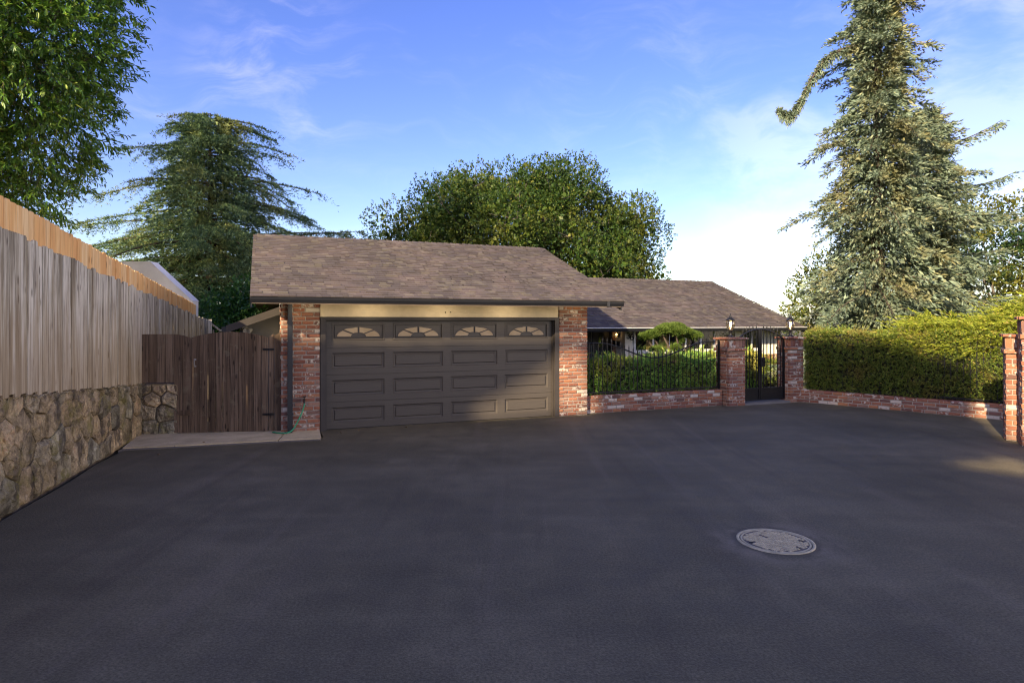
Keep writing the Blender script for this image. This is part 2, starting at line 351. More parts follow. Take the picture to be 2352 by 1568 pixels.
M_ASPH = mk_asphalt(); M_BRICK = mk_brick(); M_MORTAR = mk_mortar(); M_SHING = mk_shingle(); M_STONE = mk_stone()
M_OLDWOOD = mk_wood('weathered_grey_wood', [(0.12, (0.22, 0.19, 0.135)), (0.35, (0.49, 0.445, 0.34)), (0.6, (0.72, 0.68, 0.57)), (0.85, (0.38, 0.32, 0.215))], (0.11, 0.08, 0.05), 0.42, stain=(0.46, 0.335, 0.19))
M_CEDAR = mk_wood('new_cedar', [(0.2, (0.78, 0.40, 0.14)), (0.5, (0.86, 0.52, 0.20)), (0.75, (0.90, 0.64, 0.32))], (0.58, 0.28, 0.09), 0.8, rough=0.7)
M_DARKWOOD = mk_wood('dark_weathered_wood', [(0.2, (0.082, 0.054, 0.034)), (0.5, (0.150, 0.102, 0.066)), (0.8, (0.23, 0.163, 0.11))], (0.028, 0.020, 0.015), lichen=(0.20, 0.17, 0.11))
M_CONC = mk_concrete(); M_GROUND = mk_ground()
M_GUTTER = plain('charcoal_gutter', (0.022, 0.023, 0.027), 0.38, 0, 0.1, 4, 0.05, 0.5)
M_TRIM = plain('brown_trim', (0.055, 0.047, 0.042), 0.5, 0, 0.12, 5, 0.1)
M_BEIGE = plain('beige_stucco', (0.88, 0.73, 0.49), 0.85, 0, 0.10, 5, 0.3)
M_SOFFIT = plain('soffit_paint', (0.16, 0.12, 0.085), 0.8)
M_GREYWALL = plain('grey_stucco', (0.27, 0.27, 0.27), 0.9, 0, 0.1, 5, 0.35)
M_NEIGH = plain('pale_stucco', (0.84, 0.82, 0.78), 0.9, 0, 0.16, 1.4, 0.4)
M_HOUSEWALL = plain('cream_siding', (0.82, 0.78, 0.67), 0.8, 0, 0.06, 5, 0.2)
M_WHITE = plain('white_paint', (0.78, 0.79, 0.80), 0.5, 0, 0.05, 5, 0.1)
M_IRON = plain('black_iron', (0.014, 0.014, 0.016), 0.42, 0.3, 0.25, 20, 0.2, 0.5)
M_DOOR = mk_door(); M_AMBER = mk_amber(); M_COVER = mk_iron_cover()
M_COVERD = plain('cast_iron_recess', (0.12, 0.10, 0.08), 0.8)
M_PLASTIC = plain('white_plastic', (0.6, 0.6, 0.58), 0.4)
M_HOSE = plain('green_hose', (0.03, 0.30, 0.14), 0.45)
M_DARK = plain('black_void', (0.006, 0.006, 0.006), 0.8, bmp=0)
M_GOLDREFL = plain('gold_reflection', (0.80, 0.56, 0.20), 0.8, 0, 0.25, 8)  # gold colour standing in for sunlit trees reflected in the windows
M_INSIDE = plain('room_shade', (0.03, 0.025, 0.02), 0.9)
M_GLASS = mk_glass('window_glass', (0.95, 0.96, 0.95), 0.10, 0.9)
M_LGLASS = mk_glass('lantern_glass', (1.0, 0.90, 0.72), 0.16, 0.85)
M_BULB = mk_emit('lit_bulb', (1.0, 0.66, 0.30), 7.0)
M_SPOT = mk_emit('lit_downlight', (1.0, 0.72, 0.36), 22.0)
M_HDOOR = plain('front_door_paint', (0.025, 0.027, 0.032), 0.45)
M_BARK = mk_bark('brown_bark', (0.035, 0.026, 0.02), (0.10, 0.075, 0.055)); M_GBARK = mk_bark('grey_bark', (0.07, 0.06, 0.05), (0.19, 0.165, 0.14))
# ------------------------------------------------------------------ layout: garage frame (u along the front, w to the back)
TH = R(21.8); P0 = Vector((-3.59, 11.73, 0.0))
def gp(u, w, z=0.0): return Vector((P0.x + u*math.cos(TH) - w*math.sin(TH), P0.y + u*math.sin(TH) + w*math.cos(TH), z))

# ------------------------------------------------------------------ ground
g = MB().add([(-400,-400,-0.06),(400,-400,-0.06),(400,900,-0.06),(-400,900,-0.06)], [(0,1,2,3)]).build('ground', M_GROUND); struct(g)
def lw(t, y=0.0):        # retaining-wall line: t metres along it from the frame's left edge
    return Vector((-5.36 - 0.274*t - 0.962*y, 6.5 + 0.962*t - 0.274*y, 0))
apron_l = Vector((-6.30, 9.98, 0)); apron_r = Vector((-3.34, 10.90, 0))
pts = [lw(-9, -0.10), lw(-2, -0.07), lw(0, -0.06), lw(1.5, -0.10), lw(2.6, -0.06), apron_l + Vector((0.1, -0.02, 0)), apron_r, gp(-0.02, -0.62), gp(-0.02, 0.35), gp(16, 0.35), Vector((16, 8, 0)), Vector((16, -14, 0)), Vector((-3.0, -14, 0))]
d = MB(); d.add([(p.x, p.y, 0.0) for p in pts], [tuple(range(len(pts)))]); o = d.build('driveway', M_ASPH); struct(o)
o['label'] = 'dark freshly sealed asphalt driveway'
# added unseen bank and quad belt behind the camera's left, shaped to shade the drive
hx = Vector((-sun_vec.x, -sun_vec.y, 0)).normalized(); hr2 = Vector((hx.y, -hx.x, 0)); TS = math.tan(R(SUN_EL))
bv, bf = [], []; ns_, ss_ = np.linspace(-12, 14, 66), np.linspace(-42, -11, 30)
for n_ in ns_:
    for s_ in ss_:
        pk = float(np.interp(n_, [-12, -8, -5, .4, 1.4, 14], [3.0, 4.0, 4.7, 4.62, 4.5, 4.5])) + 20*TS; f_ = max(0.0, 1-((s_+20)/(9 if s_ > -20 else 22))**2)
        pp = hr2*n_ + hx*s_; bv.append((pp.x, pp.y, pk*f_ + .08*mnoise.noise(Vector((pp.x*.9, pp.y*.9, 0)))*f_ - .05))
for i in range(65):
    for j in range(29): bf.append((i*30+j, (i+1)*30+j, (i+1)*30+j+1, i*30+j+1))
struct(MB().add(bv, bf).build('shade_bank', M_GROUND, None, True))
TOPN = [-12, -10.2, -9.4, -8.65, -5.9, -5.7, -5.0, -2.34, -.08, 1.0, 1.25, 1.40, 2.4, 6, 12]
TOPB = [5.0, 5.1, 5.3, 5.78, 7.42, 7.5, 7.95, 9.7, 9.25, 8.8, 8.6, 6.2, 6.0, 5.8, 5.5]
LOWN = [-12, -7.62, -7.55, -7.02, -6.4, -5.9, -5.72, .3, .41, 1.53, 1.9, 12]
LOWB = [4.2, 4.2, 4.95, 5.64, 6.70, 7.05, 4.3, 4.3, 4.64, 5.25, 4.6, 4.3]
tl = MB(); rt_ = random.Random(4)
for k_ in range(11000):
    fine = k_ > 7600
    n_ = rt_.uniform(-7.9, -5.6) if fine else rt_.uniform(-12, 12)
    tb_ = float(np.interp(n_, TOPN, TOPB)); lo_ = float(np.interp(n_, LOWN, LOWB))
    r_ = rt_.uniform(.05, .12) if fine else rt_.uniform(.14, .30)
    if fine and -7.6 < n_ < -5.75 and k_ % 2:      # extra quads shading the asphalt below the lit gap
        lo_, tb_ = 4.0, float(np.interp(n_, [-7.55, -6.4, -5.9], [4.70, 5.43, 5.72]))
    if tb_ - lo_ < 2*r_ or (not fine and -7.9 < n_ < -5.6): continue
    b_ = rt_.uniform(lo_ + r_, tb_ - r_); s_ = rt_.uniform(-21.5, -19); z_ = b_ - s_*TS; c_ = hr2*n_ + hx*s_
    a1 = Vector((rt_.gauss(0, 1), rt_.gauss(0, 1), rt_.gauss(0, 1))); a1 = (a1 - a1.dot(sun_vec)*sun_vec*.8).normalized(); a2 = a1.cross(sun_vec).normalized()
    cc = Vector((c_.x, c_.y, z_)); tl.add([cc - a1*r_, cc + a2*r_*.8, cc + a1*r_, cc - a2*r_*.8], [(0, 1, 2, 3)])
SHADE_BELT = tl
# concrete apron before the wooden gate: three slabs and a curb strip
wk = bpy.data.objects.new('walkway', None); C.objects.link(wk); struct(wk)
def slab(name, poly, z0, z1, m, parent):
    return MB().prism([(p[0], p[1]) for p in poly], 2, z0, z1).build(name, m, parent)
cutA = (Vector((-5.32, 11.42, 0)), Vector((-5.55, 10.21, 0))); cutB = (Vector((-4.22, 11.64, 0)), Vector((-4.02, 10.69, 0)))
e1, e2 = apron_l + Vector((0.02, 0.06, 0)), apron_r
def toward(a, b, d): return a + (b-a).normalized()*d
slab('concrete_slab', [e1, cutA[1], cutA[0], Vector((-5.6, 13.2, 0)), Vector((-7.6, 13.4, 0)), Vector((-6.75, 11.3, 0))], -0.05, 0.03, M_CONC, wk)
slab('concrete_slab', [toward(cutA[1], cutB[1], .02), cutB[1], cutB[0], Vector((-4.5, 13.2, 0)), Vector((-5.58, 13.2, 0)), toward(cutA[0], cutB[0], .02)], -0.05, 0.034, M_CONC, wk)
slab('concrete_slab', [toward(cutB[1], e2, .02), e2, gp(-0.03, .05), cutB[0] + Vector((.02, 0, 0))], -0.05, 0.030, M_CONC, wk)
slab('curb_strip', [e1 + Vector((0, -0.11, 0)), e2 + Vector((0.0, -0.07, 0)), e2 + Vector((0, -0.005, 0)), e1 + Vector((0, -0.005, 0))], -0.05, 0.012, plain('curb_grey', (0.16, 0.14, 0.12), 0.9), wk)

# ------------------------------------------------------------------ bricks
rb = random.Random(3)
def brick_variants(n):
    out = []
    for k in range(n):
        j = lambda s: rb.uniform(-s, s)
        b = 0.028; mb = MB()
        back = [(-.5, .09, -.5), (.5, .09, -.5), (.5, .09, .5), (-.5, .09, .5)]
        edge = [(-.5+j(.012), .012+j(.004), -.5+j(.05)), (.5+j(.012), .012+j(.004), -.5+j(.05)), (.5+j(.012), .012+j(.004), .5+j(.05)), (-.5+j(.012), .012+j(.004), .5+j(.05))]
        fr = [(-.5+b+j(.012), j(.006), -.5+.11+j(.05)), (.5-b+j(.012), j(.006), -.5+.11+j(.05)), (.5-b+j(.012), j(.006), .5-.11+j(.05)), (-.5+b+j(.012), j(.006), .5-.11+j(.05))]
        mb.add(back+edge+fr, [(8, 9, 10, 11)] + [(4+i, 4+(i+1) % 4, 8+(i+1) % 4, 8+i) for i in range(4)] + [(i, (i+1) % 4, 4+(i+1) % 4, 4+i) for i in range(4)])
        out.append(mb.mesh('brick', M_BRICK))
    return out
BRV = brick_variants(7)
STUFF = None      # when set, bricks of hidden flanks are joined into it
def put_brick(parent, M, xc, zc, L, H, y=0.0):
    if STUFF is not None:
        me = rb.choice(BRV); X = M @ T(xc, y + rb.uniform(-.004, .005), zc) @ SC(L, 1, H)
        STUFF.add([X @ v.co for v in me.vertices], [tuple(f.vertices) for f in me.polygons]); return
    o = bpy.data.objects.new('brick', rb.choice(BRV)); C.objects.link(o); o.parent = parent
    sx_ = -1 if rb.random() < .5 else 1
    # mirrored bricks are turned end for end instead, keeping faces outward
    o.matrix_basis = M @ T(xc, y + rb.uniform(-.004, .005), zc) @ RY(rb.uniform(-.008, .008)) @ (RY(math.pi) if sx_ < 0 else Matrix()) @ SC(L, 1, H)
    return o
def lay(parent, M, x0, x1, z0, nc, ch, bl=0.232, mj=0.014, y=0.0, phase=0, ragged=0.0, skip=None, start=0):
    """courses of bricks on a face: local x0..x1, from z0 up"""
    for c in range(start, nc):
        a, b_ = x0, x1
        if ragged and c % 2: a += ragged
        x = a; first = True
        zc = z0 + (c+.5)*ch
        while x < b_ - 0.02:
            L = bl*rb.uniform(.94, 1.06)
            if first and (c+phase) % 2: L = bl*.5
            if b_ - (x+L) < bl*.32: L = b_ - x
            if not (skip and skip(x, x+L, zc)): put_brick(parent, M, (x + min(x+L, b_))/2, zc, min(L, b_-x)-mj, ch-mj, y)
            x += L; first = False

# ------------------------------------------------------------------ garage
gar = thing('garage', 'brown-roofed garage with wide panelled door between two brick piers', 'garage', P0, TH)
HB = 2.40; NCG = 30; CHG = HB/NCG
def pier(u0, u1, ragged):
    p = MB().box(u0+.012, u1-.012, 0.012, 0.62, -0.05, HB).build('brick_pier', M_MORTAR, gar)
    lay(p, Matrix(), u0, u1, 0, NCG, CHG, .225, .016, ragged=ragged)
    global STUFF; STUFF = MB()
    lay(p, T(u0, 0, 0) @ RZ(-R(90)), -0.62, -.1, 0, NCG, CHG, .225, .016, phase=1)
    lay(p, T(u1, 0, 0) @ RZ(R(90)), .1, 0.62, 0, NCG, CHG, .225, .016, phase=1)
    o = STUFF.build('bricks', M_BRICK, p); o['kind'] = 'stuff'; STUFF = None
    return p
pier(-0.72, -0.02, 0.03); pier(4.97, 5.68, 0)
MB().box(-0.019, 4.969, 0.03, 0.30, 2.155, 2.42).build('header', M_BEIGE, gar)
for q in (2.42, 2.53): MB().tube([(q, .035, 2.255+rb.uniform(-.01, .01)), (q, .022, 2.255)], .012, 6).build('screw_hole', M_DARK, gar)
t = MB(); t.box(-0.018, 0.075, -0.005, .20, 0, 2.152); t.box(4.872, 4.968, -0.005, .20, 0, 2.152); t.box(0.077, 4.87, -0.005, .20, 2.092, 2.152)
t.box(.078, .098, .05, .16, 0, 2.09); t.box(4.85, 4.869, .05, .16, 0, 2.09)
t.build('door_trim', M_TRIM, gar)
# roll-up door, four sections of moulded panels
DU0, DU1, DH, DY = 0.10, 4.848, 2.085, 0.11
colw = (DU1-DU0)/4; rowh = DH/4
cells_x = [(DU0 + i*colw + (.10 if i == 0 else .085), DU0 + (i+1)*colw - (.10 if i == 3 else .085)) for i in range(4)]
door = MB().box(DU0, DU1, DY+.032, DY+.05, 0.005, DH).build('garage_door', M_DOOR, gar)
MB().box(DU0, DU1, DY+.002, DY+.03, 0.001, .014).build('weather_strip', M_DARK, door)
def face_with_holes(mb, x0, x1, z0, z1, holes, y):
    xs = sorted({x0, x1, *[h[0] for h in holes], *[h[1] for h in holes]}); hz0, hz1 = holes[0][2], holes[0][3]
    for (a, b) in ((z0, hz0), (hz0, hz1), (hz1, z1)):
        for i in range(len(xs)-1):
            if a == hz0 and any(abs(xs[i]-h[0]) < 1e-6 for h in holes): continue
            mb.add([(xs[i], y, a), (xs[i+1], y, a), (xs[i+1], y, b), (xs[i], y, b)], [(0, 1, 2, 3)])
for r_ in range(4):
    z0, z1 = r_*rowh + (.012 if r_ == 0 else .003), (r_+1)*rowh - .003
    ph0, ph1 = z0 + .115, z1 - .10
    if r_ == 3: ph0, ph1 = z0 + .135, z1 - .045
    mb = MB(); face_with_holes(mb, DU0, DU1, z0, z1, [(a, b, ph0, ph1) for a, b in cells_x], DY)
    mb.add([(DU0, DY, z1), (DU1, DY, z1), (DU1, DY+.03, z1), (DU0, DY+.03, z1)], [(0, 1, 2, 3)])
    mb.add([(DU0, DY, z0), (DU1, DY, z0), (DU1, DY+.03, z0), (DU0, DY+.03, z0)], [(0, 3, 2, 1)])
    mb.build('door_section', M_DOOR, door)
    W = cells_x[0][1]-cells_x[0][0]
    for (a, b) in cells_x:
        def rect(i, y): return [(a+i, DY+y, ph0+i), (b-i, DY+y, ph0+i), (b-i, DY+y, ph1-i), (a+i, DY+y, ph1-i)]
        rings = [rect(0, 0), rect(.016, .020), rect(.044, .022), rect(.062, .003)] if r_ < 3 else [rect(0, 0), rect(.006, -.012), rect(.026, -.012), rect(.034, .016), rect(.05, .016), rect(.056, .004)]
        vs = sum(rings, []); fs = [(4*k+i, 4*k+(i+1) % 4, 4*k+4+(i+1) % 4, 4*k+4+i) for k in range(len(rings)-1) for i in range(4)]
        n4 = 4*(len(rings)-1); fs.append((n4, n4+1, n4+2, n4+3))
        MB().add(vs, fs).build('raised_panel' if r_ < 3 else 'window_frame', M_DOOR, door)
        if r_ == 3:      # sunburst window: four panes of a half ellipse round a hub
            cx = (a+b)/2; zb = ph0+.066; ax, az = (b-a)/2-.075, (ph1-ph0)-.135
            muntin = MB()
            for k in range(4):
                t0, t1 = math.pi*k/4, math.pi*(k+1)/4
                g0 = .045; out = []
                def lim(t): return min(max(t, t0), t1)
                outer = [(cx+ax*math.cos(q), zb+az*math.sin(q)) for q in np.linspace(t0, t1, 7)]
                inner = [(cx+ax*.30*math.cos(q), zb+az*.36*math.sin(q)) for q in np.linspace(t1, t0, 4)]
                poly = outer + inner
                c0 = (sum(p[0] for p in poly)/len(poly), sum(p[1] for p in poly)/len(poly))
                def sh(p, s):   # pull the outline in by about s metres
                    dx, dz = c0[0]-p[0], c0[1]-p[1]; dl = math.hypot(dx, dz); return (p[0]+dx/dl*s, p[1]+dz/dl*s)
                inn = [sh(p, .020) for p in poly]; mid = [sh(p, .009) for p in poly]
                n = len(poly)
                MB().add([(p[0], DY-.001, p[1]) for p in inn], [tuple(range(n))[::-1]] if False else [tuple(range(n))]).build('pane', M_AMBER, door)
                o_ = len(muntin.v)
                for L_, y in ((mid, DY+.003), (mid, DY-.008), (inn, DY-.008), (inn, DY-.0005)): muntin.v += [(p[0], y, p[1]) for p in L_]
                for q in range(3):
                    muntin.f += [(o_+q*n+i, o_+q*n+(i+1) % n, o_+(q+1)*n+(i+1) % n, o_+(q+1)*n+i) for i in range(n)]
            muntin.build('muntin', M_DOOR, door)
# walls, roof
RI, EV, WR = -1.22, -0.75, 3.325; RX1 = 6.11; ZE, ZR = 2.50, 4.06
w_ = MB(); w_.box(-0.6, -0.5, .63, 6.4, -.05, 2.6); w_.box(5.56, 5.66, .63, 6.4, -.05, 2.6); w_.box(-.49, 5.55, 6.3, 6.4, -.05, 2.6)
w_.prism([(0.5, 2.6), (6.4, 2.6), (WR, ZR-.2)], 0, 5.56, 5.66); w_.prism([(0.5, 2.6), (6.4, 2.6), (WR, ZR-.2)], 0, -.6, -.5)
w_.build('wall', M_GREYWALL, gar)
MB().box(0.0, 4.95, .35, .36, 0, 2.3).build('inner_wall', M_DARK, gar)
roof = MB()
sl = (ZR-ZE)/(WR-EV)
roof.prism([(EV+.02, ZE-.03), (WR, ZR-.03), (2*WR-EV-.02, ZE-.03), (2*WR-EV-.02, ZE-.13), (WR, ZR-.13), (EV+.02, ZE-.13)], 0, RI+.02, RX1-.02)
roof = roof.build('roof', M_SOFFIT, gar)
for uu in (RI, RX1-.018):
    MB().prism([(EV+.03, ZE-.035), (WR, ZR-.02), (2*WR-EV, ZE-.02), (2*WR-EV, ZE-.20), (WR, ZR-.20), (EV+.03, ZE-.20)], 0, uu, uu+.018).build('rake_board', M_GUTTER, roof)
MB().box(RI+.03, RX1-.03, EV+.13, .028, 2.402, 2.43).build('soffit', M_SOFFIT, roof)
gut = MB().prism([(EV+.11, 2.39), (EV+.11, 2.495), (EV+.10, 2.495), (EV+.10, 2.41), (EV+.02, 2.41), (EV-.005, 2.455), (EV-.01, 2.497), (EV-.022, 2.497), (EV-.017, 2.45), (EV+.010, 2.392)], 0, RI-.01, RX1+.03)
for uu in (RI-.012, RX1+.028): gut.prism([(EV+.115, 2.388), (EV+.115, 2.499), (EV-.026, 2.499), (EV+.006, 2.388)], 0, uu, uu+.004)
gut = gut.build('gutter', M_GUTTER, gar)
MB().box(5.72, 5.79, EV-.03, EV+.12, 2.385, 2.50).build('gutter_joint', M_GUTTER, gut)
# shingles: 300 nearest as parts, the others joined
def shingle_rows(x0, x1, y0, z0, yr, zr, e, wmin, wmax, trim=None):
    L = math.hypot(yr-y0, zr-z0); ang = math.atan2(zr-z0, yr-y0); n = int(L/e)+1; out = []
    for k in range(n):
        s0 = k*e - .02; x = x0 - rb.uniform(0, wmax*.8)
        ext = min(e+.035, L - s0)
        while x < x1:
            W_ = rb.choice((wmin, wmin*1.3, (wmin+wmax)/2, wmax))*rb.uniform(.9, 1.1); a, b = max(x, x0), min(x+W_, x1)
            if b-a > .02: out.append((k, a, b, s0, ext))
            x += W_
    return out, ang
SHV = []
for k in range(4):
    h = (.020, .027, .037, .023)[k]
    SHV.append(MB().add([(-.5, 0, .0005), (.5, 0, .0005), (.5, 0, h), (-.5, 0, h), (-.5, 1, .0045), (.5, 1, .0045), (.5, 1, .0), (-.5, 1, .0)], [(0, 1, 2, 3), (3, 2, 5, 4), (1, 6, 5, 2), (0, 3, 4, 7), (4, 5, 6, 7)]).mesh('shingle', M_SHING))
def shingle_roof(parent, x0, x1, y0, z0, yr, zr, e, wmin, wmax, nobj):
    rows, ang = shingle_rows(x0, x1, y0, z0, yr, zr, e, wmin, wmax)
    A = T(0, y0, z0) @ RX(ang); st = MB()
    for i, (k, a, b, s0, ext) in enumerate(rows):
        if i < nobj:
            o = bpy.data.objects.new('shingle', rb.choice(SHV)); C.objects.link(o); o.parent = parent
            o.matrix_basis = A @ T((a+b)/2, s0, rb.uniform(0, .002)) @ SC(b-a-.003, ext, 1)
        else:
            h = rb.choice((.020, .027, .037, .023)) + rb.uniform(0, .002); q = .0015
            vs = [(a+q, s0, .0005), (b-q, s0, .0005), (b-q, s0, h), (a+q, s0, h), (a+q, s0+ext, .0045), (b-q, s0+ext, .0045)]
            st.add([A @ Vector(p) for p in vs], [(0, 1, 2, 3), (3, 2, 5, 4)])
    o = st.build('shingles', M_SHING, parent); o['kind'] = 'stuff'
    return ang
shingle_roof(roof, RI-.01, RX1+.01, EV-.02, ZE-.035+.03, WR, ZR+.002, .135, .09, .20, 300)
MB().add([(RI-.01, WR, ZR-.012), (RX1+.01, WR, ZR-.012), (RX1+.01, 2*WR-EV, ZE-.01), (RI-.01, 2*WR-EV, ZE-.01)], [(0, 1, 2, 3)]).build('rear_slope', M_SHING, roof)
def ridge_caps(parent, x0, x1, yr, zr, s, step):
    hw = .15; dz = hw*s
    me = MB().add([(0, -hw, -dz), (0, 0, .012), (0, hw, -dz), (0, -hw, -dz+.014), (0, 0, .03), (0, hw, -dz+.014),
                   (step+.05, -hw, -dz), (step+.05, 0, .006), (step+.05, hw, -dz)], [(0, 3, 4, 1), (1, 4, 5, 2), (3, 6, 7, 4), (4, 7, 8, 5), (0, 6, 3), (2, 5, 8)]).mesh('ridge_cap', M_SHING)
    x = x0
    while x < x1-step*.5:
        o = bpy.data.objects.new('ridge_cap', me); C.objects.link(o); o.parent = parent
        o.matrix_basis = T(x1-(x-x0)-step, yr, zr+rb.uniform(-.003, .004)) @ RX(rb.uniform(-.04, .04)); x += step
ridge_caps(roof, RI, RX1, WR, ZR+.012, sl, .165)
# downspout, wing behind the gate, downlights
ds = MB().box(-.605, -.515, -.10, -.028, .05, 2.06).build('downspout', M_GUTTER, gar)
MB().box(-.60, -.52, -.095, -.035, 2.06, 2.41).build('elbow', M_GUTTER, ds)
for z in (.35, 1.25, 2.03): MB().box(-.612, -.508, -.106, -.022, z, z+.03).build('strap', M_GUTTER, ds)
MB().prism([(-.028, .05), (-.10, .05), (-.24, .0), (-.24, -.0), (-.17, -.0)], 0, -.60, -.52).build('spout_foot', M_GUTTER, ds)
sof_z = 2.402
for uu in (2.3, 3.05, 3.7, 4.35):
    f = MB().lathe([(.062, 0), (.062, -.012), (.045, -.014), (.045, -.004)], 16, (uu, -.30, sof_z)).build('downlight', M_WHITE, gar)
    MB().lathe([(.044, -.006), (.001, -.0062)], 14, (uu, -.30, sof_z)).build('lamp', M_WHITE, f)
for uu in (-.36, 5.3):
    f = MB().lathe([(.062, 0), (.062, -.012), (.045, -.014), (.045, -.004)], 16, (uu, -.36, sof_z)).build('downlight', M_WHITE, gar)
    MB().lathe([(.044, -.006), (.001, -.0062)], 14, (uu, -.36, sof_z)).build('lamp', M_WHITE, f)
for uu, dy, ew in ((-.36, -.48, 1.6), (.9, -.48, 1.8), (2.3, -.48, 1.8), (3.7, -.48, 1.8), (5.3, -.48, 1.6)):     # the recessed lamps' warm light
    ld = bpy.data.lights.new('downlight', 'POINT'); ld.energy = ew; ld.color = (1.0, .82, .56); ld.shadow_soft_size = .10
    lo = bpy.data.objects.new('downlight_glow', ld); C.objects.link(lo); lo.parent = gar; lo.location = (uu, dy, sof_z-.11)
# low side wing whose gable shows over the gate
wg = MB(); wg.box(-1.46, -.62, 1.7, 4.6, -.05, 1.93); wg.prism([(-1.46, 1.93), (-.62, 1.93), (-.62, 2.27)], 1, 1.7, 4.6)
wing = wg.build('side_wing', M_GREYWALL, gar)
MB().prism([(-1.66, 2.0), (-.62, 2.40), (-.62, 2.28), (-1.66, 1.88)], 1, 1.28, 4.7).build('wing_roof', M_TRIM, wing)
MB().prism([(-1.70, 1.985), (-.62, 2.40), (-.62, 2.24), (-1.70, 1.84)], 1, 1.25, 1.278).build('wing_fascia', M_TRIM, wing)
MB().box(-1.78, -1.70, 1.25, 4.7, 1.86, 1.96).build('wing_gutter', M_GUTTER, wing)
MB().tube([(-1.74, 1.3, 1.86), (-1.70, 1.4, 1.74), (-1.52, 1.64, 1.60), (-1.50, 1.66, 1.5), (-1.50, 1.66, .1)], .035, 8).build('wing_downspout', M_GUTTER, wing)
fl = MB().box(-1.42, -1.32, 1.64, 1.70, 1.86, 1.96).build('flood_light', M_PLASTIC, wing)
MB().lathe([(.03, .0), (.055, .09), (.055, .13), (.05, .13)], 12).build('lamp_head', M_PLASTIC, wing, M=T(-1.40, 1.62, 1.90) @ RX(R(100)) @ RY(R(25)))
MB().lathe([(.03, .0), (.055, .09), (.055, .13), (.05, .13)], 12).build('lamp_head', M_PLASTIC, wing, M=T(-1.24, 1.60, 1.90) @ RX(R(110)) @ RY(R(-35)))
MB().box(-.80, -.70, 1.3, 1.68, 1.64, 1.72).build('ledger_board', M_BEIGE, wing)

# hose bib and hose
hb = thing('hose_bib', 'small dark wall tap fixed to the left brick pier', 'tap', gp(-.31, -.01, .62), TH)
MB().tube([(0, .02, 0), (0, -.09, 0)], .016, 8).build('pipe', M_IRON, hb); MB().tube([(0, -.07, .0), (0, -.075, -.07)], .018, 8).build('spout', M_IRON, hb)
MB().lathe([(.03, 0), (.034, .008), (.03, .016)], 10, (0, -.055, .045)).build('tap_wheel', M_IRON, hb); MB().tube([(0, -.055, 0), (0, -.055, .05)], .007, 6).build('valve_stem', M_IRON, hb)
hp = [gp(-.31, -.09, .55), gp(-.325, -.12, .48), gp(-.37, -.15, .36), gp(-.44, -.18, .22), gp(-.52, -.23, .10), gp(-.62, -.27, .055), gp(-.75, -.20, .05), gp(-.86, -.05, .05)]
def smooth_path(p, k=4):
    out = []
    for i in range(len(p)-1):
        a, b, c, d_ = p[max(i-1, 0)], p[i], p[i+1], p[min(i+2, len(p)-1)]
        for j in range(k):
            t = j/k; out.append(0.5*((2*b) + (c-a)*t + (2*a-5*b+4*c-d_)*t*t + (3*b-a-3*c+d_)*t**3))
    return out + [p[-1]]
tag(MB().tube(smooth_path(hp), .013, 8).build('garden_hose', M_HOSE, smooth=True), 'green garden hose hanging from the wall tap to the ground', 'hose')

# ------------------------------------------------------------------ house behind
H0 = gp(6.2, 3.37, 0)
hs = thing('house', 'low cream house with brown shingle roof behind the iron fence, numbered 36', 'house', H0, TH)
HX = 9.53; HE, HR, HRy = 1.885, 3.67, 4.65; WY = .6
wl = MB()
wl.box(2.93, 9.07, WY, WY+.15, .98, 1.86); wl.box(2.93, 2.94, WY+.01, WY+1.3, 0, 1.86)
wl.box(.1, 2.93, 1.33, 1.45, 0, 1.86); wl.box(9.0, 9.065, WY+.16, 8.5, -.05, 1.86); wl.box(.1, 9.0, 8.4, 8.5, -.05, 1.86); wl.box(.1, .2, 1.46, 8.4, -.05, 1.86)
wl.prism([(WY, 1.87), (8.5, 1.87), (HRy, HR-.15)], 0, 9.0, 9.06); wl.prism([(WY, 1.87), (8.5, 1.87), (HRy, HR-.15)], 0, .1, .2)
wl = wl.build('wall', M_HOUSEWALL, hs)
for uu in (8.30, 8.50, 8.70, 8.90): MB().box(uu, uu+.025, WY-.016, WY, .99, 1.86).build('batten', M_HOUSEWALL, wl)
bw = MB().box(2.95, 9.05, WY+.0, WY+.12, -.05, .975).build('brick_wainscot', M_MORTAR, hs)
x = 2.95
while x < 9.0:
    o = bpy.data.objects.new('brick', rb.choice(BRV)); C.objects.link(o); o.parent = bw
    o.matrix_basis = T(x+.05, WY-.03, .91) @ SC(.085, 1, .15); x += .0985
lay(bw, Matrix(), 2.95, 9.05, .58, 3, .085, .24, .02, y=WY-.012)
hr = MB().prism([(.03, HE-.03), (HRy, HR-.03), (9.2, HE-.03), (9.2, HE-.11), (HRy, HR-.11), (.03, HE-.11)], 0, .02, HX-.02).build('roof', M_SOFFIT, hs)
shingle_roof(hr, 0, HX, -.02, HE-.004, HRy, HR+.002, .14, .10, .21, 0)
MB().add([(0, HRy, HR-.012), (HX, HRy, HR-.012), (HX, 9.25, HE-.02), (0, 9.25, HE-.02)], [(0, 1, 2, 3)]).build('rear_slope', M_SHING, hr)
ridge_caps(hr, 3.0, HX, HRy, HR+.01, (HR-HE)/HRy, .18)
for uu in (.0, HX-.02): MB().prism([(.04, HE-.03), (HRy, HR-.02), (9.24, HE-.03), (9.24, HE-.18), (HRy, HR-.18), (.04, HE-.18)], 0, uu, uu+.018).build('rake_board', M_GUTTER, hr)
MB().box(.04, HX-.04, .10, 1.32, 1.80, 1.82).build('soffit', M_SOFFIT, hr)
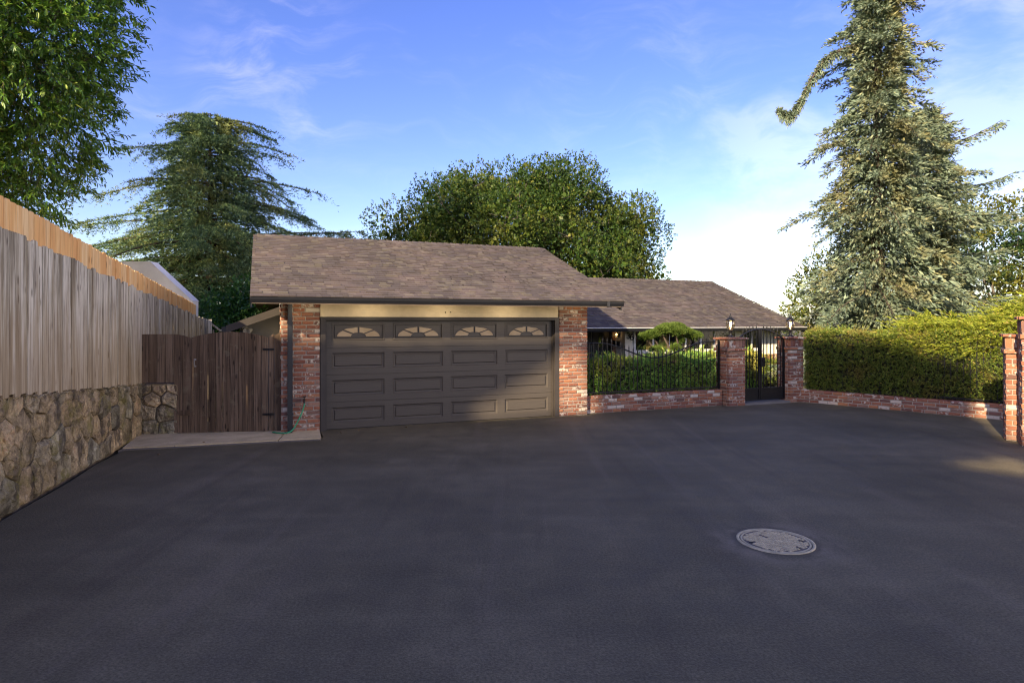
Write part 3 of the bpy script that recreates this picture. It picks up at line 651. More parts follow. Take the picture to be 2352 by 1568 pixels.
hg = MB().prism([(.09, 1.775), (.09, 1.88), (.08, 1.88), (.08, 1.79), (.0, 1.79), (-.03, 1.84), (-.035, 1.88), (-.047, 1.88), (-.042, 1.835), (-.01, 1.775)], 0, -.02, HX+.02).build('gutter', M_GUTTER, hs)
MB().box(-.02, HX+.02, -.05, -.032, 1.881, 1.897).build('drip_edge', M_WHITE, hg)
# windows: one long run and a separate one
def window(xs, z0, z1):
    f = MB(); y0, y1 = WY-.035, WY-.001
    f.box(xs[0]-.05, xs[-1]+.05, y0-.02, y1, z0-.10, z0); f.box(xs[0]-.05, xs[-1]+.05, y0, y1, z1, z1+.04)
    for x in xs: f.box(x-.032, x+.032, y0, y1, z0+.001, z1-.001)
    f = f.build('window', M_WHITE, hs)
    for a, b in zip(xs[:-1], xs[1:]):
        MB().box(a+.03, b-.03, WY-.012, WY-.008, z0, z1).build('pane', M_GLASS, f)
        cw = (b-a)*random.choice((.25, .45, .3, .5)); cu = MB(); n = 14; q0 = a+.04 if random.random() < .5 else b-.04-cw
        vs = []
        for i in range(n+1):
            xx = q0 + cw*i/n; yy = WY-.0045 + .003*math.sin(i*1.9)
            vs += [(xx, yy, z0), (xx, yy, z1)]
        cu.add(vs, [(2*i, 2*i+2, 2*i+3, 2*i+1) for i in range(n)]); cu.build('reflection_strip', M_GOLDREFL, f)  # wavy gold strip behind the pane, painted in place of a reflection
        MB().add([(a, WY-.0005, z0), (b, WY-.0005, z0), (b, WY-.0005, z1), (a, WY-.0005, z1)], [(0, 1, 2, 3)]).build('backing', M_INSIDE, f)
    return f
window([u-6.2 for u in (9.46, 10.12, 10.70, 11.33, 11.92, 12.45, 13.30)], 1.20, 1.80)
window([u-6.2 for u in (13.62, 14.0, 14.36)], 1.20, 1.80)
# entry: double door with oval lights, brick column, mailbox, sconce, number
for xd in (1.55, 2.18):
    dd = MB().box(xd+.01, xd+.60, 1.27, 1.325, 0, 1.80).build('front_door', M_HDOOR, hs)
    MB().tube([(xd+.305+.13*math.cos(a), 1.262, 1.50+.25*math.sin(a)) for a in np.linspace(0, 2*math.pi, 25)], .014, 6).build('oval_frame', M_TRIM, dd)
    MB().add([(xd+.305+.13*math.cos(a), 1.264, 1.50+.25*math.sin(a)) for a in np.linspace(0, 2*math.pi, 24, endpoint=False)], [tuple(range(24))]).build('oval_pane', M_GLASS, dd)
    for k in range(2): MB().box(xd+.10+.24*k, xd+.27+.24*k, 1.258, 1.27, .2, 1.05).build('moulding', M_HDOOR, dd)
MB().box(1.44, 1.545, 1.26, 1.325, 0, 1.80).build('door_frame', M_TRIM, hs); MB().box(2.785, 2.80, 1.26, 1.325, 0, 1.80).build('door_frame', M_TRIM, hs)
bc = MB().box(2.81, 2.925, 1.12, 1.325, 0, 1.80).build('brick_column', M_MORTAR, hs)
lay(bc, Matrix(), 2.80, 2.935, 0, 22, .08, .135, .014, y=1.108)
def digit(name, paths):
    mb = MB()
    for p in paths: mb.tube([Vector(q) for q in p], .0125, 6)
    return mb.build(name, M_DARK, wl)
def arc(cx, cz, rx, rz, a0, a1, n=12): return [(cx+rx*math.cos(R(a)), WY-.014, cz+rz*math.sin(R(a))) for a in np.linspace(a0, a1, n)]
n3x, n3z = 3.03, 1.645
digit('house_number', [arc(n3x, n3z+.040, .042, .042, 160, -85), arc(n3x, n3z-.042, .050, .047, 85, -160)])['label'] = 'black numeral 3'
n6x, n6z = 3.165, 1.60
digit('house_number', [arc(n6x, n6z-.035, .050, .050, 0, 360, 16), [(n6x+.035, WY-.014, n6z+.088), (n6x-.005, WY-.014, n6z+.085), (n6x-.036, WY-.014, n6z+.045), (n6x-.050, WY-.014, n6z-.02), (n6x-.048, WY-.014, n6z-.045)]])['label'] = 'black numeral 6'
mx = MB().box(2.80, 2.928, .82, 1.06, 1.32, 1.46).build('mailbox', M_IRON, hs); MB().prism([(.80, 1.462), (1.08, 1.462), (1.08, 1.50)], 0, 2.79, 2.93).build('lid', M_IRON, mx)
sc_ = MB().box(2.87, 2.928, .90, .98, 1.62, 1.72).build('wall_sconce', M_IRON, hs)
MB().lathe([(.02, -.09), (.05, -.07), (.06, .05), (.02, .09)], 8, (2.84, .94, 1.68)).build('sconce_glass', M_LGLASS, sc_); MB().lathe([(.015, -.03), (.02, 0), (.012, .03)], 8, (2.84, .94, 1.68)).build('bulb', M_BULB, sc_)

# ------------------------------------------------------------------ street wall, pillars, fence, gate
def pillar(name, label, c, rot, half, hshaft, ch, capz, group=None):
    t = thing(name, label, 'brick pillar', c, rot, group)
    q = half-.012
    core = MB(); core.box(-q, q, -q, q, -.05, hshaft); cap0 = hshaft+ch
    core.box(-q-.02, q+.02, -q-.02, q+.02, hshaft+.004, cap0-.004); core.box(-q, q, -q, q, cap0, capz-.06); core.box(-q-.04, q+.04, -q-.04, q+.04, capz-.054, capz-.006)
    core.build('mortar_core', M_MORTAR, t)
    nc = int(round(hshaft/ch)); chh = hshaft/nc
    for k in range(4):
        M = RZ(k*math.pi/2) @ T(0, -half, 0)
        for c_ in range(nc):
            inset = .1 if (c_ + k) % 2 else 0
            lay_one(t, M, -half+inset, half-inset, (c_+.5)*chh, chh, c_)
        h2 = half+.03; M2 = RZ(k*math.pi/2) @ T(0, -h2, 0); ins = .1 if k % 2 else 0
        lay_one(t, M2, -h2+ins, h2-ins, hshaft+ch/2, ch, 0)
        n = max(3, int(2*half/.088)); stp = 2*half/n     # soldier course
        sh = capz-.06-cap0
        for i in range(n): put_brick(t, M, -half+(i+.5)*stp, cap0+sh/2, stp-.012, sh-.012, 0.0)
        h3 = half+.05; M3 = RZ(k*math.pi/2) @ T(0, -h3, 0); ins = .1 if k % 2 else 0
        lay_one(t, M3, -h3+ins, h3-ins, capz-.03, .062, 1)
    n = 4
    for i in range(n):      # flat bricks closing the top
        o = bpy.data.objects.new('brick', rb.choice(BRV)); C.objects.link(o); o.parent = t
        o.matrix_basis = T(-half+.05+(2*half-.1)*(i+.5)/n, 0, capz) @ RX(-R(90)) @ SC((2*half-.1)/n-.01, .1, 2*half-.1)
    return t
def lay_one(t, M, x0, x1, zc, ch, c_):
    x = x0; n = max(1, round((x1-x0)/.215)); first = c_ % 2 and n > 1; w0 = (x1-x0)/n
    while x < x1-.02:
        L = w0*(.5 if first else 1)*rb.uniform(.95, 1.05)
        if x1-(x+L) < .07: L = x1-x
        put_brick(t, M, x+L/2, zc, L-.014, ch-.015); x += L; first = False
PW1 = pillar('brick_pillar', 'reclaimed brick pillar topped by a lantern on the left side of the iron gate', gp(9.765, .13), TH, .25, 1.34, .079, 1.68, 'brick pillars of the street wall')
PW2 = pillar('brick_pillar', 'brick pillar topped by a lantern between the iron gate and the tall hedge', gp(11.70, .11), TH, .22, 1.34, .079, 1.68, 'brick pillars of the street wall')
PW3 = pillar('brick_pillar', 'shorter sunlit brick pillar at the right end of the drive, tucked behind a taller one', (8.87, 10.89, 0), R(-33), .21, 1.50, .088, 1.85, 'brick pillars of the street wall')
PW4 = pillar('brick_pillar', 'tall sunlit brick pillar cut by the right edge, in front of a shorter one', (8.765, 10.36, 0), R(-33), .25, 1.77, .088, 2.15, 'brick pillars of the street wall')

lwall = thing('brick_wall', 'low red brick wall under the iron fence beside the garage', 'brick wall', gp(5.69, .10), TH, 'low brick walls along the drive')
Lw = 9.50-5.69
MB().box(.01, Lw, .012, .24, -.05, .375).build('mortar_core', M_MORTAR, lwall)
lay(lwall, Matrix(), 0, Lw, 0, 5, .079, .225, .013)
lay(lwall, T(0, .25, 0) @ RZ(math.pi), -Lw, 0, 0, 5, .079, .225, .013)
for i in range(int(Lw/.105)): # header course on top
    o = bpy.data.objects.new('brick', rb.choice(BRV)); C.objects.link(o); o.parent = lwall
    o.matrix_basis = T(.06+i*.105, .125, .397) @ RX(-R(90)) @ SC(.092, .22, .235)
RWO = Vector((7.42, 16.05, 0)); RWA = R(-46.4)
def rp(x, y, z=0): return RWO + Vector((x*math.cos(RWA)-y*math.sin(RWA), x*math.sin(RWA)+y*math.cos(RWA), z))
rwall = thing('brick_wall', 'low weathered brick wall running under the long clipped hedge', 'brick wall', RWO, RWA, 'low brick walls along the drive')
Lr = 5.4
MB().box(0, Lr, .012, .24, -.05, .305).build('mortar_core', M_MORTAR, rwall)
lay(rwall, Matrix(), 0, Lr, 0, 4, .080, .225, .015)
for i in range(int(Lr/.215)):
    o = bpy.data.objects.new('brick', rb.choice(BRV)); C.objects.link(o); o.parent = rwall
    o.matrix_basis = T(.11+i*.215, .125, .328) @ RX(-R(90)) @ SC(.2, .22, .235)

def picket_mesh(h, fin=True, r=.0075):
    mb = MB().box(-r, r, -r, r, 0, h)
    if fin:
        mb.lathe([(.007, 0), (.017, .012), (.017, .028), (.009, .036), (.011, .05), (.015, .072), (.008, .115), (.001, .16)], 6, (0, 0, h))
    return mb.mesh('picket', M_IRON)
fen = thing('iron_fence', 'black iron picket fence with dipping top rail before the green hedge', 'fence', gp(5.69, .20), TH, 'iron fences on the brick walls')
fz0 = .455
def rail_z(x):
    L = Lw; f = .36
    if x < f or x > L-f: return 1.575
    q = (x-f)/(L-2*f); return 1.575 - .36*(0.5-0.5*math.cos(2*math.pi*q))
MB().box(.0, Lw-.02, -.016, .016, fz0-.02, fz0+.015).build('bottom_rail', M_IRON, fen)
MB().tube([(x, 0, rail_z(x)) for x in np.linspace(0, Lw-.02, 60)], .016, 6).build('top_rail', M_IRON, fen)
for x in (.02, Lw-.04): MB().box(x-.02, x+.02, -.02, .02, .40, 1.60).build('post', M_IRON, fen)
MB().box(Lw/2-.015, Lw/2+.015, -.013, .013, .40, fz0-.02).build('foot', M_IRON, fen)
i = 0; x = .135
while x < Lw-.1:
    h = rail_z(x)-fz0-.012; flat = x < .38 or x > Lw-.40
    link('picket', picket_mesh(h if flat else h+.0, not flat), fen, (x, 0, fz0+.012)); x += .1165
fen2 = thing('iron_fence', 'black iron picket fence half swallowed by the long clipped hedge', 'fence', RWO, RWA, 'iron fences on the brick walls')
MB().box(.08, 5.2, .10, .135, .36, .395).build('bottom_rail', M_IRON, fen2); MB().box(.08, 5.2, .105, .13, 1.50, 1.53).build('top_rail', M_IRON, fen2)
pm = picket_mesh(1.16, True); x = .15
while x < 5.2:
    link('picket', pm, fen2, (x, .118, .396)); x += .118
gate = thing('iron_gate', 'black arched double iron gate with finials between two brick pillars', 'gate', gp(10.03, .10), TH)
GL, GC = 1.45, .64
def arch(x): 
    q = (x-GC)/(GC if x < GC else GL-GC); return 1.875 - .20*q*q*(1 if x < GC else 1.35)
def rail_seg(a, b): return MB().tube([(x, 0, arch(x)) for x in np.linspace(a, b, 14)], .02, 6)
for a, b in ((0.0, GC-.006), (GC+.006, GL)):
    lf = MB(); st = .022
    lf.box(a, a+2*st, -st, st, .085, arch(a+st)); lf.box(b-2*st, b, -st, st, .085, arch(b-st))
    lf.box(a+2*st, b-2*st, -st, st, .085, .12); lf.box(a+2*st, b-2*st, -st, st, .36, .395)
    lf = lf.build('gate_leaf', M_IRON, gate)
    rail_seg(a, b).build('top_rail', M_IRON, lf)
    MB().box(a+2*st, b-2*st, -.004, .004, .12, .36).build('kick_plate', M_IRON, lf)
    n = 5 if a == 0 else 6
    for i in range(n):
        x = a + (b-a)*(i+1)/(n+1) if n == 5 else a + (b-a)*(i+1)/(n+1)
        link('picket', picket_mesh(arch(x)+.0-.395, True, .0085), lf, (x, 0, .395))
lk = MB().box(GC-.02, GC+.13, -.06, .05, .93, 1.16).build('lock_box', M_IRON, gate)
MB().tube([(GC+.10, -.06, 1.05), (GC+.10, -.10, 1.05), (GC+.19, -.10, 1.04)], .011, 6).build('lever', M_IRON, lk)
MB().lathe([(.045, 0), (.05, .02), (.045, .04)], 12, (0, 0, 0)).build('knob', M_IRON, lk, M=T(GC+.06, -.055, 1.1) @ RX(R(90)))
th_ = MB().box(-.02, GL+.02, -.20, .25, -.05, .05).build('gate_threshold', plain('grey_step', (0.20, 0.185, 0.17), 0.9), gate)

def lantern(label, loc):
    t = thing('lantern', label, 'lantern', loc, TH, 'lit lanterns on the gate pillars')
    MB().lathe([(.085, 0), (.085, .02), (.05, .035), (.035, .06), (.032, .13), (.05, .15), (.065, .17), (.05, .19)], 14).build('base', M_IRON, t, True)
    MB().lathe([(.05, .192), (.075, .225), (.098, .28), (.100, .33), (.085, .385), (.070, .41)], 24, lobes=8, amp=.05).build('glass_globe', M_LGLASS, t, True)
    for k in range(8):
        a = k*math.pi/4
        MB().tube([(r*math.cos(a), r*math.sin(a), z) for r, z in ((.052, .19), (.080, .225), (.103, .28), (.105, .33), (.090, .385), (.074, .41))], .004, 4).build('rib', M_IRON, t)
    MB().lathe([(.102, .41), (.112, .42), (.095, .44), (.055, .475), (.03, .50), (.022, .515), (.03, .525), (.016, .545), (.006, .585), (.001, .59)], 14).build('cap', M_IRON, t, True)
    MB().lathe([(.012, .20), (.012, .25), (.022, .28), (.024, .31), (.008, .355)], 10).build('bulb', M_BULB, t, True)
    ld = bpy.data.lights.new('lantern_light', 'POINT'); ld.energy = 3; ld.color = (1, .65, .3); ld.shadow_soft_size = .03
    lo = bpy.data.objects.new('lantern_light', ld); C.objects.link(lo); lo.parent = t; lo.location = (0, 0, .31)
    return t
lantern('lit black lantern standing on the left pillar of the iron gate', gp(9.765, .13, 1.68)); lantern('lit lantern on the pillar next to the tall hedge', gp(11.70, .11, 1.68))

# ------------------------------------------------------------------ manhole
mh = thing('manhole_cover', 'round grey cast iron manhole cover set in the asphalt', 'manhole cover', (2.47, 5.84, 0.0))
MB().lathe([(.345, -.03), (.345, .006), (.322, .008), (.316, -.004), (.30, -.004)], 64).build('frame_ring', M_COVER, mh, True)
MB().lathe([(.308, -.02), (.308, .005), (.292, .006), (.290, .001)], 64).build('cover_rim', M_COVER, mh)
MB().lathe([(.2905, -.01), (.2905, .0015), (.001, .0015)], 64).build('cover', M_COVERD, mh)
lug = MB().add([(-.5, -.5, 0), (.5, -.5, 0), (.5, .5, 0), (-.5, .5, 0), (-.36, -.36, 1), (.36, -.36, 1), (.36, .36, 1), (-.36, .36, 1)], [(4, 5, 6, 7), (0, 1, 5, 4), (1, 2, 6, 5), (2, 3, 7, 6), (3, 0, 4, 7)]).mesh('lug', M_COVER)
s_ = .0345; cnt = 0
for i in range(-9, 10):
    for j in range(-9, 10):
        x, y = i*s_, j*s_
        if math.hypot(x, y) > .275 or math.hypot(x+.23, y-.08) < .028 or math.hypot(x-.20, y+.12) < .028 or math.hypot(x-.03, y+.225) < .024 or (abs(x-.01) < .02 and .10 < y < .2): continue
        o = link('lug', lug, mh, M=RZ(R(28)) @ T(x, y, .002) @ SC(.031, .025, .007)); cnt += 1
for x, y, rx, ry in ((-.23, .08, .026, .018), (.20, -.12, .026, .018), (.03, -.225, .02, .012)):
    MB().lathe([(1, .0), (1, .0035), (.01, .0036)], 16).build('pick_hole', M_DARK, mh, M=RZ(R(28)) @ T(x, y, .001) @ SC(rx, ry, 1))

# ------------------------------------------------------------------ stone retaining wall with its return
rs = random.Random(11)
swall = thing('stone_wall', 'rough brown fieldstone retaining wall below the grey board fence', 'stone wall', (-5.36, 6.5, 0), math.atan2(.962, -.274))
def ztop(t): return 1.27 - .066*t
def voronoi(seeds, rect):
    cells = []
    for i, s in enumerate(seeds):
        poly = [(rect[0], rect[2]), (rect[1], rect[2]), (rect[1], rect[3]), (rect[0], rect[3])]
        for j, q in enumerate(seeds):
            if i == j or abs(q[0]-s[0]) > 1.6: continue
            mx_, mz = (s[0]+q[0])/2, (s[1]+q[1])/2; nx, nz = q[0]-s[0], q[1]-s[1]; out = []
            for k in range(len(poly)):
                a, b = poly[k], poly[(k+1) % len(poly)]
                da = (a[0]-mx_)*nx+(a[1]-mz)*nz; db = (b[0]-mx_)*nx+(b[1]-mz)*nz
                if da <= 0: out.append(a)
                if (da < 0) != (db < 0): t = da/(da-db); out.append((a[0]+(b[0]-a[0])*t, a[1]+(b[1]-a[1])*t))
            poly = out
            if not poly: break
        cells.append(poly)
    return cells
def stone_piece(poly, topz, gap, bulge, parent, M):
    n0 = []
    for a, b in zip(poly, poly[1:]+poly[:1]):       # split long edges for an uneven outline
        L = math.hypot(b[0]-a[0], b[1]-a[1]); k = max(1, int(L/.11))
        for i in range(k):
            t = i/k; n0.append((a[0]+(b[0]-a[0])*t + rs.uniform(-.018, .018)*(i > 0), a[1]+(b[1]-a[1])*t + rs.uniform(-.018, .018)*(i > 0)))
    poly = [(x, min(z, topz(x)-.01)) for x, z in n0]; n = len(poly)
    cx = sum(p[0] for p in poly)/n; cz = sum(p[1] for p in poly)/n; size = max(math.hypot(p[0]-cx, p[1]-cz) for p in poly)
    if size < .05: return
    def ring(s, y, j):
        out = []
        for p in poly:
            dx, dz = p[0]-cx, p[1]-cz; d = max(math.hypot(dx, dz), .001); k = max(.1, s*(1-gap/d))
            out.append((cx+dx*k+rs.uniform(-j, j), y+rs.uniform(-j, j), cz+dz*k+rs.uniform(-j, j)))
        return out
    bl = bulge*rs.uniform(.4, 1.3)
    vs = ring(1, .08, 0)+ring(1, .0, .006)+ring(.93, -.55*bl, .012)+ring(.72, -.9*bl, .016)+ring(.40, -1.0*bl, .02)
    vs.append((cx, -1.02*bl, cz)); nn = 5*n
    fs = [(k*n+i, k*n+(i+1) % n, (k+1)*n+(i+1) % n, (k+1)*n+i) for k in range(4) for i in range(n)] + [(4*n+i, 4*n+(i+1) % n, nn) for i in range(n)]
    MB().add(vs, fs).build('stone', M_STONE, parent, False, M=M)
seeds = []
for i in range(-9, 17):
    for j in range(4):
        seeds.append(((i+.5)*.36 + (j % 2)*.17 + rs.uniform(-.13, .13), (j+.5)*.34 + rs.uniform(-.10, .10)))
MB().add([(-3.2, .035, -.1), (5.0, .035, -.1), (5.0, .035, ztop(5)+.05), (-3.2, .035, ztop(-3.2)+.05), (-3.2, .45, -.1), (5.0, .45, -.1), (5.0, .45, ztop(5)+.05), (-3.2, .45, ztop(-3.2)+.05)],
         [(0, 1, 2, 3), (4, 7, 6, 5), (3, 2, 6, 7), (0, 3, 7, 4), (1, 5, 6, 2)]).build('mortar', plain('dark_mortar', (0.22, 0.17, 0.115), 0.95, 0, .4, 8, .6), swall)
for poly in voronoi(seeds, (-3.2, 5.0, 0.0, 1.6)):
    if poly and min(p[1] for p in poly) < ztop(0)+.1: stone_piece(poly, ztop, .003, .040, swall, Matrix() @ T(0, rs.uniform(-.012, .012), 0))
# return beside the gate, in the gate's own line
GA = R(7.4); GO = Vector((-6.67, 11.28, 0))
def gl(k, y=0, z=0): return Vector((GO.x + k*math.cos(GA) - y*math.sin(GA), GO.y + k*math.sin(GA) + y*math.cos(GA), z))
ret = thing('stone_wall', 'short square end of fieldstone wall next to the plank gate', 'stone wall', GO, GA)
MB().box(-.06, .585, .03, .3, -.05, .93).build('mortar', bpy.data.materials['dark_mortar'], ret)
for poly in voronoi([(.10, .12), (.42, .10), (.06, .42), (.36, .40), (.13, .66), (.45, .66), (.25, .86), (.52, .86), (.02, .86)], (-.05, .585, .0, .93)):
    stone_piece(poly, lambda x: .94, .012, .04, ret, Matrix())

# ------------------------------------------------------------------ wooden fences
rf = random.Random(5)
FA = math.atan2(.962, -.274)
def board_mesh(w_, z0, z1, th, ear, m, z1b=None):
    e = ear; z1b = z1 if z1b is None else z1b
    prof = [(-w_/2, z0), (w_/2, z0), (w_/2, z1b-e), (w_/2-e, z1b), (-w_/2+e, z1), (-w_/2, z1-e)] if e else [(-w_/2, z0), (w_/2, z0), (w_/2, z1b), (-w_/2, z1)]
    return MB().prism(prof, 1, 0, th).mesh('board', m)
oldf = thing('board_fence', 'tall weathered grey board fence standing on the stone wall', 'fence', (-5.36, 6.5, 0), FA)
newf = thing('board_fence', 'new orange cedar board strip rising behind the grey fence tops', 'fence', (-5.36, 6.5, 0), FA)
x = -3.0; bw_ = .139
while x < 11.2:
    z0 = ztop(x)+rf.uniform(-.02, .02); z1 = 3.04-.085*x+rf.uniform(-.032, .025)
    if x > 5: z0 = .75
    link('board', board_mesh(bw_-rf.uniform(.004, .010), 0, z1-z0, .019, .02, M_OLDWOOD), oldf, M=T(x, -.03+rf.uniform(-.012, .012), z0) @ RY(rf.uniform(-.004, .004)))
    x += bw_
x = -3.0
while x < 9.75:
    z1 = 3.41-.094*x+rf.uniform(-.012, .012)
    link('board', board_mesh(.138, 0, z1-2.0, .017, .025, M_CEDAR), newf, M=T(x, .02+rf.uniform(-.003, .003), 2.0)); x += .1405
for z in (1.6, 2.4):
    MB().add([(-3, .042, z+.25), (11, .042, z-.9), (11, .042, z-.81), (-3, .042, z+.34), (-3, .08, z+.25), (11, .08, z-.9), (11, .08, z-.81), (-3, .08, z+.34)], [(0, 1, 2, 3), (4, 7, 6, 5), (3, 2, 6, 7), (0, 4, 5, 1)]).build('rail', M_OLDWOOD, oldf)
# gate in dark planks, with the fixed panel beside it
fp = thing('fence_panel', 'dark fixed plank panel over the stone wall left of the gate', 'fence panel', GO, GA)
def top_left(k): return 1.835 if k < .5 else 1.835 - .075*((k-.5)/.32)**2
ks = [-.06, .085, .23, .375, .52, .665, .815]
for a, b in zip(ks[:-1], ks[1:]):
    z0 = .955 if b < .6 else .04
    link('board', board_mesh(b-a-.006, 0, top_left(a)-z0, .02, 0, M_DARKWOOD, top_left(b)-z0), fp, M=T((a+b)/2, -.02+rf.uniform(-.005, .005), z0))
MB().box(-.05, .81, .002, .05, 1.2, 1.29).build('rail', M_DARKWOOD, fp); MB().box(.60, .80, -.045, -.026, .36, .45).build('cleat', M_DARKWOOD, fp)
wgt = thing('wooden_gate', 'dark weathered plank gate with arched top', 'gate', GO, GA)
k0, k1 = .817, 2.172
def gtop(k): q = (k-(k0+k1)/2)/((k1-k0)/2); return 1.875 - .105*q*q
N = 10; wds = [rf.uniform(.85, 1.15) for _ in range(N)]; tot = sum(wds); k = k0
for wd in wds:
    b = k + wd/tot*(k1-k0)
    link('board', board_mesh(b-k-rf.uniform(.004, .012), 0, gtop(k)-.04, .022, 0, M_DARKWOOD, gtop(b)-.04), wgt, M=T((k+b)/2, -.022+rf.uniform(-.006, .006), .04)); k = b
for z in (.3, 1.5): MB().box(k0+.02, k1-.02, .004, .045, z, z+.09).build('rail', M_DARKWOOD, wgt)
hd = MB().tube([(k0+.07, -.025, 1.36), (k0+.07, -.065, 1.355), (k0+.07, -.065, 1.26), (k0+.07, -.025, 1.255)], .008, 6).build('handle', plain('galvanised_steel', (.5, .5, .52), .35, .8), wgt)
for z in (1.25, 1.37): MB().box(k0+.05, k0+.09, -.03, -.0235, z-.015, z+.015).build('handle_plate', bpy.data.materials['galvanised_steel'], wgt)
for z in (1.55, .35): MB().box(k1-.10, k1+.10, -.034, -.029, z-.02, z+.02).build('hinge', M_IRON, wgt)
fp2 = thing('fence_panel', 'narrow dark plank filler between the plank gate and the brick pier', 'fence panel', GO, GA)
for a, b, z in ((2.182, 2.265, 1.78), (2.275, 2.40, 1.81)):
    link('board', board_mesh(b-a-.004, 0, z-.04, .022, 0, M_DARKWOOD, z+.02), fp2, M=T((a+b)/2, -.02, .04))
MB().box(2.20, 2.40, .003, .05, .9, .99).build('rail', M_DARKWOOD, fp2)
lat = thing('lattice_fence', 'low lattice fence with a curved top rail beyond the plank gate', 'fence', (-8.1, 16.6, 0), R(35))
MB().box(0, .09, 0, .09, 0, 2.13).build('post', M_OLDWOOD, lat)
MB().tube([(0.09, .04, 2.0), (.3, .04, 1.83), (.6, .04, 1.76), (.9, .04, 1.66), (1.3, .04, 1.60)], .03, 6).build('top_rail', M_OLDWOOD, lat)
for i in range(9): MB().box(.12+i*.13, .15+i*.13, .03, .05, 0, 1.85-.06*i if i < 3 else 1.66-.01*i).build('slat', M_OLDWOOD, lat)
MB().box(.1, 1.4, .055, .07, 0.0, 1.6).build('panel', plain('tan_panel', (.30, .24, .17), .8), lat)

# neighbour's pale stucco end wall
nb_ = thing('neighbour_building', 'pale stucco gable wall of the neighbouring building behind the cedar boards', 'building', (-8.74, 17.0, 0), 0)
MB().prism([(0, -.05), (0, 2.62), (-1.15, 3.68), (-3.0, 3.68), (-5.5, 3.68), (-5.5, -.05)], 1, 0, .35).build('wall', M_NEIGH, nb_)
MB().prism([(.003, 2.625), (-1.15, 3.685), (-5.5, 3.685), (-5.5, 3.71), (-1.14, 3.71), (.02, 2.635)], 1, -.004, .36).build('roof_edge', M_NEIGH, nb_)
# ------------------------------------------------------------------ foliage builders (numpy)
rg = np.random.default_rng(21)
def unit(a): return a/np.maximum(np.linalg.norm(a, axis=1, keepdims=True), 1e-9)
def rdir(n): return unit(rg.normal(size=(n, 3)))
def perp(d):
    r = rdir(len(d)); return unit(np.cross(d, r))
def diamonds(P, A, N, L, W, fold=0.25, belly=0.45):
    """leaf-like quads: base P, axis A, face normal N; folded along the axis"""
    n = len(P); L = np.broadcast_to(np.asarray(L, float).reshape(-1, 1), (n, 1)); W = np.broadcast_to(np.asarray(W, float).reshape(-1, 1), (n, 1))
    S = unit(np.cross(A, N)); N2 = np.cross(S, A)
    m = P + A*L*belly
    v = np.stack([P, m + S*W/2 + N2*W*fold, P + A*L, m - S*W/2 + N2*W*fold], axis=1).reshape(-1, 3)
    f = np.arange(4*n).reshape(n, 4)
    return v, f
def long_leaves(P, A, N, L, W, curl=0.18):
    """six-point leaves with a fold and a drooping tip (4 quads as 2 per side)"""
    n = len(P); L = np.broadcast_to(np.asarray(L, float).reshape(-1, 1), (n, 1)); W = np.broadcast_to(np.asarray(W, float).reshape(-1, 1), (n, 1))
    S = unit(np.cross(A, N)); N2 = np.cross(S, A)
    a = P + A*L*.30; b = P + A*L*.68 - N2*L*curl*.3; tip = P + A*L - N2*L*curl
    v = np.stack([P, a + S*W*.42 + N2*W*.15, b + S*W*.40 + N2*W*.12, tip, b - S*W*.40 + N2*W*.12, a - S*W*.42 + N2*W*.15], axis=1).reshape(-1, 3)
    o = np.arange(n)[:, None]*6
    f = np.concatenate([o + np.array([[0, 1, 2, 3]]), o + np.array([[0, 3, 4, 5]])])
    return v, f
class Leaves:
    def __init__(s): s.v, s.f, s.n = [], [], 0
    def add(s, vf): v, f = vf; s.v.append(v); s.f.append(f+s.n); s.n += len(v)
    def build(s, name, m, parent): 
        o = link(name, np_mesh(name, np.concatenate(s.v), np.concatenate(s.f), m), parent); return o
def tufts(P, D, k, L, W, spread, fold=.2):
    """k blades fanned about direction D at each point"""
    Pk = np.repeat(P, k, axis=0); Dk = np.repeat(D, k, axis=0)
    A = unit(Dk + rdir(len(Pk))*spread); n = len(Pk)
    return diamonds(Pk, A, perp(A), L*rg.uniform(.6, 1.3, n), W*rg.uniform(.7, 1.2, n), fold)
def shell(c, r, n, lo=.75):
    d = rdir(n); return np.asarray(c) + d*np.asarray(r)*rg.uniform(lo, 1.0, (n, 1))**.6, d
def limb(mb, a, b, r0, r1, n=6, wob=.08, seg=5, sag=0.0):
    a, b = Vector(a), Vector(b); L = (b-a).length; pts = []; rad = []
    for i in range(seg+1):
        t = i/seg; p = a.lerp(b, t)
        if 0 < i < seg: p = p + Vector((random.uniform(-1, 1), random.uniform(-1, 1), random.uniform(-1, 1)))*wob*L/seg
        p.z -= sag*math.sin(math.pi*t)*L
        pts.append(p); rad.append(r0+(r1-r0)*t)
    mb.tube(pts, rad, n)
    return pts

L_BROAD = mk_leaf('broad_leaf', [(0, (0.040, 0.102, 0.021)), (0.5, (0.090, 0.197, 0.034)), (0.85, (0.171, 0.310, 0.051)), (1, (0.321, 0.402, 0.084))], .28, .38, .45)
L_OAK = mk_leaf('oak_leaf', [(0, (0.020, 0.049, 0.011)), (0.55, (0.043, 0.091, 0.017)), (0.9, (0.085, 0.131, 0.020)), (1, (0.168, 0.171, 0.028))], .25, .5, .3, (0.158, 0.166, 0.024), .45)
L_DEODAR = mk_leaf('deodar_needle', [(0, (0.049, 0.105, 0.053)), (0.5, (0.102, 0.180, 0.095)), (1, (0.224, 0.314, 0.130))], .12, .6, .25, (0.329, 0.349, 0.100), .7)
L_SPRUCE = mk_leaf('blue_spruce_needle', [(0, (0.076, 0.111, 0.076)), (0.5, (0.160, 0.215, 0.150)), (0.85, (0.258, 0.328, 0.231)), (1, (0.334, 0.328, 0.168))], .10, .6, .25, (0.288, 0.254, 0.105), .9)
